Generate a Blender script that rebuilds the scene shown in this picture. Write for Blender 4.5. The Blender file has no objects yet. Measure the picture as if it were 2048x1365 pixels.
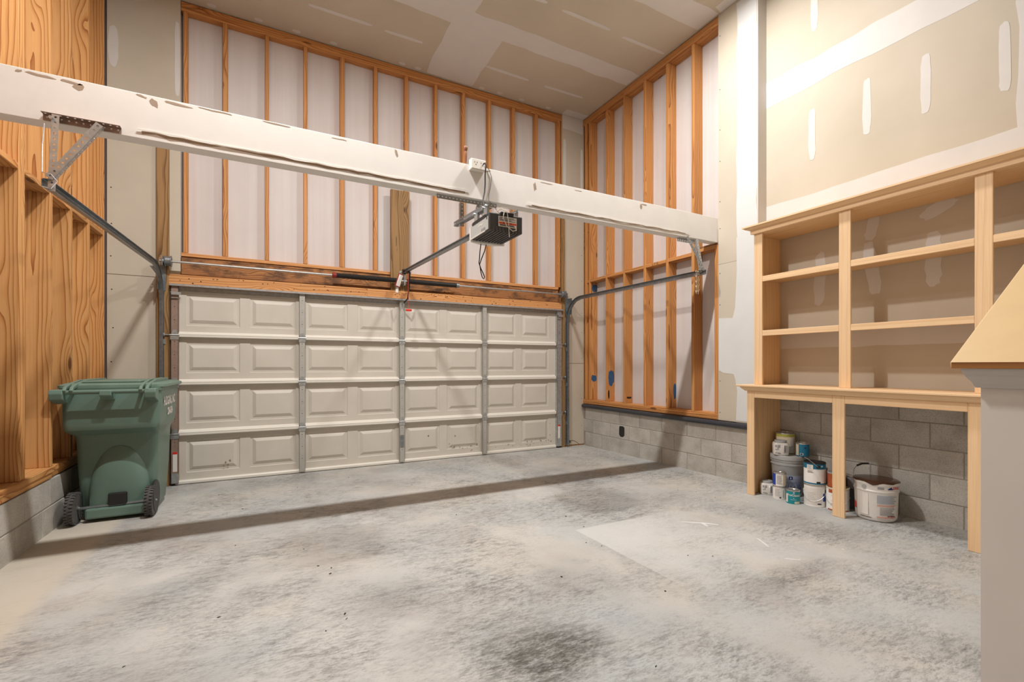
import bpy, bmesh, math, random
from mathutils import Vector, Matrix, Quaternion
random.seed(7)
sc = bpy.context.scene
C = sc.collection
R = math.radians

# ------------------------------------------------------------------ camera
cam = bpy.data.cameras.new('camera'); camo = bpy.data.objects.new('camera', cam); C.objects.link(camo)
YAW = 27.695
camo.location = (0, 0, 1.281)
camo.rotation_euler = (R(90), 0, R(-YAW))
cam.sensor_width = 36.0
cam.lens = 927.7 / 2048 * 36.0
cam.shift_y = 47.7 / 2048
cam.clip_start = 0.02
sc.camera = camo
# ------------------------------------------------------------------ world, lights, exposure
w = bpy.data.worlds.new('world'); sc.world = w; w.use_nodes = True
w.node_tree.nodes['Background'].inputs[0].default_value = (0.05, 0.048, 0.045, 1)
w.node_tree.nodes['Background'].inputs[1].default_value = 1.0
def lamp(name, loc, watts, size, col):
    l = bpy.data.lights.new(name, 'AREA'); l.shape = 'RECTANGLE'; l.size = .26; l.size_y = size; l.energy = watts; l.color = col
    o = bpy.data.objects.new(name, l); o.location = loc; C.objects.link(o); return o      # area lights face straight down
# two twin-head ceiling fixtures in one row, in front of the beam
LAMPS = [(0.16, 2.96, 5.18, 142), (2.90, 2.96, 5.18, 92), (-0.62, 2.96, 5.18, 26), (3.58, 2.96, 5.18, 18)]
for p in LAMPS: lamp('ceiling_strip_emitter', p[:3], p[3], 0.07, (1.0, 0.985, 0.96))
vs = sc.view_settings
vs.view_transform = 'Standard'; vs.look = 'None'; vs.gamma = 1.0; vs.use_curve_mapping = False
vs.exposure = 0.18

# ------------------------------------------------------------------ materials
def srgb(r, g, b):
    f = lambda c: (c/255/12.92) if c/255 <= .04045 else ((c/255+.055)/1.055)**2.4
    return (f(r), f(g), f(b), 1)
MATS = {}
class NT:
    def __init__(s, name):
        s.m = bpy.data.materials.new(name); s.m.use_nodes = True
        s.t = s.m.node_tree; s.b = s.t.nodes['Principled BSDF']; MATS[name] = s.m
    def n(s, typ, **kw):
        nd = s.t.nodes.new(typ)
        for k, v in kw.items():
            if k == 'ins':
                for a, b in v.items(): nd.inputs[a].default_value = b
            else: setattr(nd, k, v)
        return nd
    def l(s, a, b): s.t.links.new(a, b)
    def coord(s, rnd=0.0, scale=(1, 1, 1)):
        tc = s.n('ShaderNodeTexCoord'); out = tc.outputs['Object']
        if rnd:
            oi = s.n('ShaderNodeObjectInfo'); cb = s.n('ShaderNodeCombineXYZ')
            for i, k in enumerate((1.0, 2.37, 5.11)):
                m = s.n('ShaderNodeMath', operation='MULTIPLY_ADD', ins={1: rnd*k, 2: 0.07*i+.05}); s.l(oi.outputs['Random'], m.inputs[0])
                if i < 2:
                    f = s.n('ShaderNodeMath', operation='PINGPONG', ins={1: 0.12}); s.l(m.outputs[0], f.inputs[0]); m = f
                s.l(m.outputs[0], cb.inputs[i])
            ad = s.n('ShaderNodeVectorMath', operation='ADD'); s.l(out, ad.inputs[0]); s.l(cb.outputs[0], ad.inputs[1]); out = ad.outputs[0]
        mp = s.n('ShaderNodeMapping'); mp.inputs['Scale'].default_value = scale; s.l(out, mp.inputs[0])
        return mp.outputs[0]
    def noise(s, vec, scale, detail=3, rough=.55):
        nd = s.n('ShaderNodeTexNoise', ins={'Scale': scale, 'Detail': detail, 'Roughness': rough}); s.l(vec, nd.inputs['Vector']); return nd.outputs['Fac']
    def ramp(s, fac, stops):
        r = s.n('ShaderNodeValToRGB'); e = r.color_ramp.elements
        while len(e) < len(stops): e.new(.5)
        for el, (p, c) in zip(e, stops): el.position = p; el.color = c if len(c) == 4 else (*c, 1)
        s.l(fac, r.inputs[0]); return r.outputs[0]
    def mix(s, fac, a, b, mode='MIX'):
        m = s.n('ShaderNodeMix', data_type='RGBA', blend_type=mode)
        for i, v in ((0, fac), (6, a), (7, b)):
            if isinstance(v, (float, int)): m.inputs[i].default_value = v
            elif isinstance(v, tuple): m.inputs[i].default_value = v
            else: s.l(v, m.inputs[i])
        return m.outputs[2]
    def math(s, op, a, b=0.0, c=0.0):
        m = s.n('ShaderNodeMath', operation=op)
        for i, v in enumerate((a, b, c)):
            if isinstance(v, (float, int)): m.inputs[i].default_value = v
            else: s.l(v, m.inputs[i])
        return m.outputs[0]
    def bump(s, h, strength, dist=.002):
        b = s.n('ShaderNodeBump', ins={'Strength': strength, 'Distance': dist}); s.l(h, b.inputs['Height']); s.l(b.outputs[0], s.b.inputs['Normal'])
    def done(s, col, rough=.6, metal=0.0, spec=.5):
        if isinstance(col, tuple): s.b.inputs['Base Color'].default_value = col
        else: s.l(col, s.b.inputs['Base Color'])
        s.b.inputs['Roughness'].default_value = rough; s.b.inputs['Metallic'].default_value = metal
        s.b.inputs['Specular IOR Level'].default_value = spec
        return s.m
def K(v): return (v, v, v, 1)
def wood(name, light, mid, dark, ringscale=15, knots=True, rough=.62, contrast=1.0, tint=.25, axis='Z', mottle=0):
    sw = (lambda a, b, c: (a, b, c)) if axis == 'Z' else (lambda a, b, c: (a, c, b))
    s = NT(name); v = s.coord(rnd=3.0, scale=sw(1, 1, .085))
    nz = s.n('ShaderNodeTexNoise', ins={'Scale': 5.5, 'Detail': 2}); s.l(v, nz.inputs['Vector'])
    sub = s.n('ShaderNodeVectorMath', operation='SUBTRACT', ins={1: (.5, .5, .5)}); s.l(nz.outputs['Color'], sub.inputs[0])
    ml = s.n('ShaderNodeVectorMath', operation='SCALE'); ml.inputs['Scale'].default_value = .085; s.l(sub.outputs[0], ml.inputs[0])
    ad = s.n('ShaderNodeVectorMath', operation='ADD'); s.l(v, ad.inputs[0]); s.l(ml.outputs[0], ad.inputs[1])
    vec = ad.outputs[0]
    v2 = s.coord(rnd=3.0, scale=sw(5.5, 5.5, 1.7))
    vo = s.n('ShaderNodeTexVoronoi', feature='F1', ins={'Scale': 1.0, 'Randomness': 1.0}); s.l(v2, vo.inputs['Vector'])
    kd = vo.outputs['Distance']
    wv = s.n('ShaderNodeTexWave', wave_type='RINGS', rings_direction=axis, wave_profile='SAW', ins={'Scale': ringscale, 'Distortion': 2.2, 'Detail': 2.5, 'Detail Scale': 1.6})
    if knots:   # grain bends round the knots
        pk = s.math('POWER', s.math('MAXIMUM', s.math('SUBTRACT', .55, kd), 0.0), 2.0)
        cb = s.n('ShaderNodeCombineXYZ'); s.l(s.math('MULTIPLY', pk, .22), cb.inputs[0]); s.l(s.math('MULTIPLY', pk, .15), cb.inputs[1])
        a2 = s.n('ShaderNodeVectorMath', operation='ADD'); s.l(vec, a2.inputs[0]); s.l(cb.outputs[0], a2.inputs[1]); vec = a2.outputs[0]
    s.l(vec, wv.inputs['Vector'])
    col = s.ramp(wv.outputs['Fac'], [(0, light), (.45, light), (.78, mid), (1, dark)])
    col = s.mix(1-contrast, col, light) if contrast < 1 else col
    fib = s.noise(s.coord(rnd=3.0, scale=sw(160, 160, 3.0)), 1.0, 3)
    col = s.mix(.22, col, s.ramp(fib, [(.3, K(.45)), (.7, K(1))]), 'MULTIPLY')
    if knots:
        sel = s.math('GREATER_THAN', s.n_rand(vo), .48)
        kr = s.math('MULTIPLY', s.ramp(kd, [(.085, K(1)), (.125, K(0))]), sel)
        col = s.mix(s.math('MULTIPLY', kr, .8), col, (dark[0]*.35, dark[1]*.3, dark[2]*.3, 1))
    if mottle: col = s.mix(s.math('MULTIPLY', s.ramp(s.noise(s.coord(rnd=3.0, scale=(14, 14, 5)), 1.0, 4, .65), [(.46, K(0)), (.62, K(1))]), mottle), col, srgb(70, 52, 40))
    oi = s.n('ShaderNodeObjectInfo')
    col = s.mix(tint, col, s.ramp(oi.outputs['Random'], [(0, K(.55)), (.5, K(.95)), (1, (1, .85, .7, 1))]), 'MULTIPLY')
    s.bump(wv.outputs['Fac'], .12, .001)
    return s.done(col, rough, spec=.3)
NT.n_rand = lambda s, vo: (lambda sp: (s.l(vo.outputs['Color'], sp.inputs[0]), sp.outputs[0])[1])(s.n('ShaderNodeSeparateColor'))

wood('stud', srgb(212, 152, 92), srgb(196, 130, 72), srgb(152, 92, 46))
wood('stud_left', srgb(220, 164, 104), srgb(208, 146, 84), srgb(156, 92, 44), ringscale=13, tint=.42)
wood('header_dark', srgb(176, 122, 76), srgb(148, 98, 58), srgb(100, 66, 42), ringscale=22, mottle=.75)
wood('header_light', srgb(224, 164, 106), srgb(208, 142, 84), srgb(170, 104, 56), ringscale=16)
wood('treated', srgb(164, 128, 84), srgb(140, 104, 64), srgb(96, 70, 42), ringscale=16)
wood('maple', srgb(244, 208, 164), srgb(240, 200, 154), srgb(226, 182, 134), ringscale=9, knots=False, contrast=.6, tint=.08, rough=.5)
wood('maple_panel', srgb(236, 198, 150), srgb(232, 190, 140), srgb(218, 172, 122), ringscale=7, knots=False, contrast=.6, tint=.05, rough=.5)
wood('cap_edge', srgb(178, 124, 70), srgb(160, 106, 58), srgb(128, 82, 44), ringscale=14, knots=False, tint=.05, axis='Y')
wood('maple_y', srgb(244, 208, 164), srgb(240, 200, 154), srgb(226, 182, 134), ringscale=9, knots=False, contrast=.6, tint=.06, rough=.5, axis='Y')
def flat(name, c, rough=.6, metal=0.0, var=.0, nscale=6, spec=.5, bump=0):
    s = NT(name)
    if var:
        v = s.coord(rnd=2.0); nz = s.noise(v, nscale, 4)
        col = s.mix(1.0, c, s.ramp(nz, [(.3, K(1-var)), (.7, K(1))]), 'MULTIPLY')
        if bump: s.bump(s.noise(v, nscale*12, 3), bump, .002)
        return s.done(col, rough, metal, spec)
    return s.done(c, rough, metal, spec)
flat('cap_mdf', srgb(226, 194, 142), .45, var=.06, nscale=8)
flat('mud', srgb(216, 211, 206), .75, var=.05, nscale=5, spec=.3)
flat('mud_bright', srgb(218, 218, 216), .75, var=.05, nscale=4, spec=.3)
flat('torn_paper', srgb(172, 152, 132), .9, var=.12, nscale=30)
flat('beam_white', srgb(236, 232, 226), .7, var=.05, nscale=6, spec=.3)
flat('knee_paint', srgb(232, 227, 220), .7, var=.05, nscale=5, spec=.3)
flat('primer_grey', srgb(214, 212, 206), .55, var=.03)
flat('galv', (.56, .58, .58, 1), .42, .75, var=.25, nscale=30)
flat('galv_dark', (.33, .36, .38, 1), .40, .8, var=.3, nscale=25)
flat('steel_brown', srgb(156, 132, 118), .6, .2, var=.2, nscale=20)
flat('steel_rod', (.50, .49, .47, 1), .45, .8, var=.2, nscale=30)
flat('black_metal', (.022, .021, .02, 1), .45, .3)
flat('black_plastic', (.014, .014, .014, 1), .5)
flat('pipe_black', (.035, .038, .048, 1), .32)
flat('rubber', (.10, .096, .092, 1), .85, var=.35, nscale=40)
flat('wheel_hub', (.10, .10, .10, 1), .5, var=.2, nscale=20)
flat('cart_green', srgb(104, 130, 118), .42, var=.10, nscale=5)
flat('cart_green_lid', srgb(108, 132, 118), .5, var=.10, nscale=6)
flat('opener_dark', srgb(74, 70, 68), .55)
flat('opener_grey', srgb(178, 178, 175), .45)
flat('lens_white', srgb(226, 222, 214), .35)
flat('white_wire', srgb(226, 214, 196), .5)
flat('white_plastic', srgb(236, 230, 220), .4)
flat('red', srgb(214, 44, 30), .5); flat('dark_red', srgb(140, 34, 34), .5)
flat('orange_print', srgb(226, 96, 48), .5); flat('paper_white', srgb(228, 222, 214), .7)
flat('print_grey', srgb(150, 148, 150), .7); flat('print_black', srgb(40, 38, 38), .7)
flat('print_pink', srgb(222, 168, 156), .7); flat('print_lightblue', srgb(176, 186, 198), .7)
flat('navy', srgb(34, 42, 104), .5); flat('logo_red', srgb(206, 70, 62), .5)
flat('teal', srgb(0, 128, 136), .4); flat('teal_blue', srgb(14, 108, 140), .4); flat('blue', srgb(34, 66, 156), .4)
flat('pale_blue', srgb(196, 208, 230), .5)
flat('can_white', srgb(230, 226, 220), .4, var=.05, nscale=20); flat('can_cream', srgb(222, 208, 180), .5, var=.08, nscale=15)
flat('lime', srgb(186, 184, 84), .5, var=.15, nscale=30); flat('can_grey', srgb(168, 168, 168), .45); flat('can_dark', srgb(84, 86, 90), .5, var=.15, nscale=20)
flat('orange_can', srgb(176, 84, 44), .45, var=.2, nscale=25); flat('bucket_grey', srgb(176, 178, 178), .45)
flat('tin', (.55, .54, .52, 1), .3, .9); flat('paint_brown', (.060, .020, .008, 1), .2)
flat('paint_blue', srgb(52, 92, 132), .6, var=.3, nscale=40)
flat('mark_dark', srgb(46, 34, 26), .8); flat('brown_turned', srgb(134, 82, 52), .5)
flat('ink', srgb(70, 48, 34), .8); flat('soot', srgb(36, 35, 33), .9)
flat('bulb', srgb(240, 236, 226), .3)
flat('chain', (.6, .5, .36, 1), .35, .9)
def drywall():
    s = NT('drywall'); v = s.coord(rnd=2.0)
    col = s.ramp(s.noise(v, 1.3, 4), [(.3, srgb(193, 182, 164)), (.7, srgb(203, 192, 175))])
    return s.done(col, .8, spec=.25)
drywall()
def sheath():
    s = NT('sheathing'); v = s.coord()
    st = s.noise(s.coord(scale=(14, 14, .35)), 1.0, 3)
    col = s.ramp(st, [(.25, srgb(204, 195, 191)), (.5, srgb(210, 202, 198)), (.8, srgb(216, 210, 207))])
    bl = s.noise(v, 1.1, 3)
    col = s.mix(.25, col, s.ramp(bl, [(.35, srgb(200, 180, 176)), (.65, srgb(218, 214, 212))]))
    return s.done(col, .75, spec=.25)
sheath()
def block_mat():
    s = NT('cinder'); v = s.coord(rnd=4.0)
    n1 = s.noise(v, 4.5, 4); n2 = s.noise(v, 120, 3, .7)
    col = s.ramp(n1, [(.28, srgb(176, 171, 162)), (.55, srgb(198, 193, 184)), (.8, srgb(208, 204, 197))])
    oi = s.n('ShaderNodeObjectInfo')
    col = s.mix(.5, col, s.ramp(oi.outputs['Random'], [(0, K(.80)), (1, K(1.0))]), 'MULTIPLY')
    col = s.mix(.55, col, s.ramp(n2, [(.33, K(.45)), (.5, K(.95)), (.7, K(1))]), 'MULTIPLY')
    pit = s.n('ShaderNodeTexVoronoi', ins={'Scale': 90.0}); s.l(v, pit.inputs['Vector'])
    col = s.mix(s.math('MULTIPLY', s.ramp(pit.outputs['Distance'], [(.10, K(1)), (.2, K(0))]), .45), col, srgb(86, 78, 68))
    s.bump(n2, .5, .004)
    return s.done(col, .9, spec=.2)
block_mat()
flat('mortar', srgb(166, 160, 150), .95, var=.25, nscale=30, spec=.2)
def door_paint():
    s = NT('door_paint'); v = s.coord(rnd=1.0)
    col = s.ramp(s.noise(v, 2.0, 4), [(.3, srgb(200, 193, 181)), (.7, srgb(210, 203, 192))])
    return s.done(col, .5, spec=.4)
door_paint()
flat('door_rail', srgb(226, 221, 210), .4)
flat('stile_grey', srgb(184, 182, 174), .45, .15, var=.08, nscale=15)
def floor_mat():
    s = NT('concrete'); tc = s.n('ShaderNodeTexCoord'); P = tc.outputs['Object']
    sx = s.n('ShaderNodeSeparateXYZ'); s.l(P, sx.inputs[0]); X, Y = sx.outputs[0], sx.outputs[1]
    wob = s.noise(P, 2.3, 4)
    big = s.noise(P, .75, 4, .6)
    mp = s.n('ShaderNodeMapping'); mp.inputs['Rotation'].default_value = (0, 0, R(20)); mp.inputs['Scale'].default_value = (1, 3.0, 1); s.l(P, mp.inputs[0])
    streak = s.noise(mp.outputs[0], 13, 7, .72); fine = s.noise(mp.outputs[0], 48, 6, .78)
    col = s.ramp(big, [(.28, srgb(160, 159, 156)), (.42, srgb(192, 190, 186)), (.55, srgb(206, 203, 197)), (.75, srgb(196, 196, 195))])
    col = s.mix(s.ramp(s.noise(P, .9, 3), [(.45, K(0)), (.62, K(.45))]), col, srgb(202, 194, 180))
    mp2 = s.n('ShaderNodeMapping'); mp2.inputs['Location'].default_value = (7.3, 2.1, 0); s.l(P, mp2.inputs[0])
    col = s.mix(s.ramp(s.noise(mp2.outputs[0], 1.0, 3), [(.48, K(0)), (.64, K(.6))]), col, srgb(182, 188, 190))
    col = s.mix(s.ramp(s.noise(mp2.outputs[0], 1.7, 3), [(.55, K(0)), (.7, K(.5))]), col, srgb(176, 166, 160))
    # scuffed dark trowel marks gathered in clouds
    clouds = s.ramp(s.noise(P, 1.35, 6, .68), [(.40, K(0)), (.62, K(1))])
    scuff = s.math('MULTIPLY', s.ramp(streak, [(.47, K(0)), (.64, K(1))]), clouds)
    col = s.mix(s.math('MULTIPLY', scuff, .8), col, srgb(112, 111, 108))
    sp = s.math('MULTIPLY', s.ramp(fine, [(.54, K(0)), (.66, K(1))]), s.math('ADD', s.math('MULTIPLY', clouds, .75), .25))
    col = s.mix(s.math('MULTIPLY', sp, .8), col, srgb(94, 92, 88))
    grit = s.ramp(s.noise(mp.outputs[0], 27, 7, .8), [(.50, K(0)), (.57, K(1))])
    col = s.mix(s.math('MULTIPLY', s.math('MULTIPLY', grit, s.math('ADD', s.math('MULTIPLY', clouds, .8), .08)), .6), col, srgb(112, 110, 106))
    def blob(cx, cy, rx, ry, amt, c, tear=.55):
        nonlocal col
        dx = s.math('DIVIDE', s.math('SUBTRACT', X, cx), rx); dy = s.math('DIVIDE', s.math('SUBTRACT', Y, cy), ry)
        d = s.math('SQRT', s.math('ADD', s.math('MULTIPLY', dx, dx), s.math('MULTIPLY', dy, dy)))
        d = s.math('ADD', d, s.math('MULTIPLY', s.math('SUBTRACT', wob, .5), 1.4))
        m = s.ramp(d, [(.25, K(1)), (1.0, K(0))])
        m = s.math('MULTIPLY', m, s.math('ADD', (1-tear)*.55, s.math('MULTIPLY', s.ramp(s.math('ADD', s.math('MULTIPLY', streak, .5), s.math('MULTIPLY', fine, .5)), [(.42, K(0)), (.58, K(1))]), tear+.2)))
        col = s.mix(s.math('MULTIPLY', m, amt), col, c)
    blob(1.04, 1.70, .46, .24, 1.0, srgb(78, 76, 70)); blob(1.0, 1.95, .55, .35, .4, srgb(112, 108, 100))
    blob(-.55, 2.15, .55, .45, .55, srgb(112, 102, 94), .3); blob(.55, 2.45, .4, .25, .5, srgb(110, 108, 104))
    blob(2.75, 1.65, .5, .12, .6, srgb(104, 100, 96)); blob(.35, 3.55, .6, .25, .35, srgb(120, 112, 106))
    blob(2.1, 2.2, .12, .5, .35, srgb(120, 116, 110)); blob(1.2, 5.7, 1.8, .25, .3, srgb(140, 136, 122))
    blob(-.3, 3.2, .5, .2, .4, srgb(116, 114, 110)); blob(1.4, 4.0, .8, .15, .3, srgb(140, 134, 124))
    # paler rectangle where something once stood: crisp edges at X=2.05 and Y=2.88, fading away from that corner
    ex = s.ramp(s.math('MULTIPLY', s.math('SUBTRACT', X, 2.045), 40.0), [(.0, K(0)), (.35, K(1))])
    ey = s.ramp(s.math('MULTIPLY', s.math('SUBTRACT', 2.885, Y), 25.0), [(.0, K(0)), (.4, K(1))])
    fx = s.ramp(s.math('ADD', s.math('DIVIDE', s.math('SUBTRACT', X, 2.05), 1.6), s.math('MULTIPLY', wob, .4)), [(.45, K(1)), (.95, K(0))])
    fy = s.ramp(s.math('ADD', s.math('DIVIDE', s.math('SUBTRACT', 2.88, Y), 1.5), s.math('MULTIPLY', wob, .4)), [(.5, K(1)), (1.0, K(0))])
    pm = s.math('MULTIPLY', s.math('MULTIPLY', ex, ey), s.math('MULTIPLY', fx, fy))
    col = s.mix(s.math('MULTIPLY', pm, .8), col, srgb(214, 213, 209))
    # smooth clean strip along the left wall
    lm = s.ramp(s.math('MULTIPLY', s.math('SUBTRACT', -1.02, X), 6.0), [(0, K(0)), (.5, K(1))])
    col = s.mix(s.math('MULTIPLY', lm, .75), col, srgb(212, 200, 182))
    vo = s.n('ShaderNodeTexVoronoi', ins={'Scale': 3.2}); s.l(P, vo.inputs['Vector'])
    col = s.mix(s.ramp(vo.outputs['Distance'], [(.018, K(.8)), (.03, K(0))]), col, srgb(238, 236, 230))
    col = s.mix(1.0, col, (.86, .865, .87, 1), 'MULTIPLY')
    s.bump(fine, .12, .002)
    rg = s.ramp(big, [(.3, K(.55)), (.7, K(.75))]); s.l(rg, s.b.inputs['Roughness'])
    m = s.done(col, .65, spec=.35); s.l(rg, s.b.inputs['Roughness']); return m
floor_mat()
M = MATS

# ------------------------------------------------------------------ helpers
def tag(o, label=None, cat=None, group=None, kind=None):
    if label: o['label'] = label
    if cat: o['category'] = cat
    if group: o['group'] = group
    if kind: o['kind'] = kind
    return o
def empty(name, loc=(0, 0, 0), rz=0.0, **kw):
    o = bpy.data.objects.new(name, None); C.objects.link(o); o.location = loc; o.rotation_euler = (0, 0, rz)
    o.empty_display_size = .05
    return tag(o, **kw)
def link(name, me, mat, parent=None, **kw):
    o = bpy.data.objects.new(name, me); C.objects.link(o)
    if parent is not None: o.parent = parent
    if mat is not None and not me.materials: me.materials.append(M[mat] if isinstance(mat, str) else mat)
    return tag(o, **kw)
def from_py(name, v, f, mat, parent=None, smooth=False, **kw):
    me = bpy.data.meshes.new(name); me.from_pydata([tuple(p) for p in v], [], f); me.update()
    bm = bmesh.new(); bm.from_mesh(me); bmesh.ops.recalc_face_normals(bm, faces=bm.faces); bm.to_mesh(me); bm.free()
    if smooth:
        for p in me.polygons: p.use_smooth = True
    return link(name, me, mat, parent, **kw)
class MB:
    """collects pieces of ONE part"""
    def __init__(s): s.v = []; s.f = []
    def add(s, v, f):
        o = len(s.v); s.v += [tuple(p) for p in v]; s.f += [tuple(i+o for i in q) for q in f]; return s
    def box(s, lo, hi):
        x0, y0, z0 = lo; x1, y1, z1 = hi
        return s.add([(x0,y0,z0),(x1,y0,z0),(x1,y1,z0),(x0,y1,z0),(x0,y0,z1),(x1,y0,z1),(x1,y1,z1),(x0,y1,z1)],
                     [(0,3,2,1),(4,5,6,7),(0,1,5,4),(1,2,6,5),(2,3,7,6),(3,0,4,7)])
    def tube(s, pts, r, n=8, caps=True):
        pts = [Vector(p) for p in pts]; o = len(s.v); up = None
        for i, p in enumerate(pts):
            d = (pts[min(i+1, len(pts)-1)] - pts[max(i-1, 0)]).normalized()
            if up is None: up = d.orthogonal().normalized()
            up = (up - d*up.dot(d)).normalized(); sd = d.cross(up)
            rr = r[i] if isinstance(r, (list, tuple)) else r
            s.v += [tuple(p + (up*math.cos(2*math.pi*k/n) + sd*math.sin(2*math.pi*k/n))*rr) for k in range(n)]
        for i in range(len(pts)-1):
            for k in range(n):
                a = o+i*n+k; b = o+i*n+(k+1) % n; s.f.append((a, b, b+n, a+n))
        if caps:
            s.f.append(tuple(o+k for k in range(n))[::-1]); s.f.append(tuple(o+(len(pts)-1)*n+k for k in range(n)))
        return s
    def lathe(s, prof, n=24, axis='z', c=(0, 0, 0), closed_ends=True):
        o = len(s.v)
        for r, z in prof:
            for k in range(n):
                a = 2*math.pi*k/n; p = (r*math.cos(a), r*math.sin(a), z)
                if axis == 'x': p = (p[2], p[0], p[1])
                if axis == 'y': p = (p[0], p[2], p[1])
                s.v.append((p[0]+c[0], p[1]+c[1], p[2]+c[2]))
        for i in range(len(prof)-1):
            for k in range(n):
                a = o+i*n+k; b = o+i*n+(k+1) % n; s.f.append((a, b, b+n, a+n))
        if closed_ends:
            s.f.append(tuple(o+k for k in range(n))[::-1]); s.f.append(tuple(o+(len(prof)-1)*n+k for k in range(n)))
        return s
    def prism(s, poly, a, b):
        """poly: list of 3D points (planar), extruded by vector from a to b"""
        d = Vector(b)-Vector(a); n = len(poly); v = [Vector(p) for p in poly]
        return s.add(v + [p+d for p in v], [tuple(range(n))[::-1], tuple(range(n, 2*n))] + [(i, (i+1) % n, (i+1) % n+n, i+n) for i in range(n)])
    def loft(s, rings, caps=True):
        o = len(s.v); n = len(rings[0])
        for r in rings: s.v += [tuple(p) for p in r]
        for i in range(len(rings)-1):
            for k in range(n):
                a = o+i*n+k; b = o+i*n+(k+1) % n; s.f.append((a, b, b+n, a+n))
        if caps:
            s.f.append(tuple(o+k for k in range(n))[::-1]); s.f.append(tuple(o+(len(rings)-1)*n+k for k in range(n)))
        return s
    def build(s, name, mat, parent=None, smooth=False, bevel=0, **kw):
        o = from_py(name, s.v, s.f, mat, parent, smooth, **kw)
        if smooth and hasattr(o.data, 'set_sharp_from_angle'): o.data.set_sharp_from_angle(angle=R(38))
        if bevel:
            md = o.modifiers.new('bevel', 'BEVEL'); md.width = bevel; md.segments = 2; md.limit_method = 'ANGLE'
        return o
BOX = {}
def boxmesh(sx, sy, sz, b, mat):
    key = (round(sx, 4), round(sy, 4), round(sz, 4), b, mat)
    if key not in BOX:
        bm = bmesh.new(); bmesh.ops.create_cube(bm, size=1)
        for v in bm.verts: v.co.x *= sx; v.co.y *= sy; v.co.z *= sz
        if b: bmesh.ops.bevel(bm, geom=list(bm.edges), offset=b, segments=1, affect='EDGES')
        me = bpy.data.meshes.new('box'); bm.to_mesh(me); bm.free(); me.materials.append(M[mat]); BOX[key] = me
    return BOX[key]
def board(name, lo, hi, mat, parent=None, axis='z', b=.0025, **kw):
    """a straight board; its grain runs along `axis`"""
    lo = Vector(lo); hi = Vector(hi); d = hi-lo; c = (lo+hi)/2
    if axis == 'z': me = boxmesh(d.x, d.y, d.z, b, mat); rot = (0, 0, 0)
    elif axis == 'x': me = boxmesh(d.z, d.y, d.x, b, mat); rot = (0, R(90), 0)
    else: me = boxmesh(d.x, d.z, d.y, b, mat); rot = (R(-90), 0, 0)
    o = link(name, me, mat, parent, **kw); o.location = c; o.rotation_euler = rot
    if parent is not None and parent.type == 'EMPTY': pass
    return o
def plate(s, L, W, T, n, r, org, ux, uy, uz):
    """perforated steel strip: n round holes along ux"""
    org, ux, uy, uz = Vector(org), Vector(ux), Vector(uy), Vector(uz); cl = L/n
    for i in range(n):
        cx = (i+.5)*cl
        out = [(-cl/2, -W/2), (0, -W/2), (cl/2, -W/2), (cl/2, 0), (cl/2, W/2), (0, W/2), (-cl/2, W/2), (-cl/2, 0)]
        inn = [(r*math.cos(a), r*math.sin(a)) for a in [R(225+45*k) for k in range(8)]]
        vv = []
        for z in (-T/2, T/2):
            for p in out+inn: vv.append(org + ux*(cx+p[0]) + uy*p[1] + uz*z)
        ff = []
        for k in range(8):
            j = (k+1) % 8
            ff += [(k, j, 8+j, 8+k), (16+k, 24+k, 24+j, 16+j), (8+k, 8+j, 24+j, 24+k)]
            if not (k in (2, 3) and i < n-1) and not (k in (6, 7) and i > 0): ff.append((k, 16+k, 16+j, j))
        s.add(vv, ff)
    return s
def angle_iron(a, b, side, up, W=.032, T=.0025, pitch=.03, r=.006):
    """perforated L angle from a to b; flanges along `side` and `up`"""
    a, b = Vector(a), Vector(b); ux = (b-a).normalized(); L = (b-a).length
    side = Vector(side); side = (side-ux*side.dot(ux)).normalized(); up = Vector(up); up = (up-ux*up.dot(ux)-side*up.dot(side)).normalized()
    n = max(2, int(L/pitch)); mb = MB()
    plate(mb, L, W, T, n, r, a+side*W/2, ux, side, up)
    plate(mb, L, W, T, n, r, a+up*W/2, ux, up, side)
    return mb
def text_mesh(txt, size, shear=0, bold=0):
    cu = bpy.data.curves.new('text', 'FONT'); cu.body = txt; cu.size = size; cu.align_x = 'CENTER'; cu.align_y = 'CENTER'; cu.shear = shear; cu.offset = bold; cu.resolution_u = 3
    o = bpy.data.objects.new('text', cu); C.objects.link(o); bpy.context.view_layer.update()
    me = bpy.data.meshes.new_from_object(o.evaluated_get(bpy.context.evaluated_depsgraph_get()))
    bpy.data.objects.remove(o); bpy.data.curves.remove(cu); me.materials.clear(); return me
def blob_poly(cx, cy, L, W, ang=0, n=22, wob=.08, seed=0, square=2.6):
    rr = random.Random(seed); out = []
    for k in range(n):
        a = 2*math.pi*k/n; ca, sa = math.cos(a), math.sin(a)
        x = math.copysign(abs(ca)**(2/square), ca)*L/2*(1+rr.uniform(-wob, wob)*.3); y = math.copysign(abs(sa)**(2/square), sa)*W/2*(1+rr.uniform(-wob, wob))
        out.append((cx+x*math.cos(ang)-y*math.sin(ang), cy+x*math.sin(ang)+y*math.cos(ang)))
    return out
def wavy_rect(x0, x1, y0, y1, amp=.012, step=.16, seed=0):
    """strip along x with slightly uneven long edges"""
    rr = random.Random(seed); n = max(2, int(abs(x1-x0)/step)); xs = [x0+(x1-x0)*i/n for i in range(n+1)]
    return [(x, y0+rr.uniform(-amp, amp)) for x in xs] + [(x, y1+rr.uniform(-amp, amp)) for x in xs[::-1]]
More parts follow.
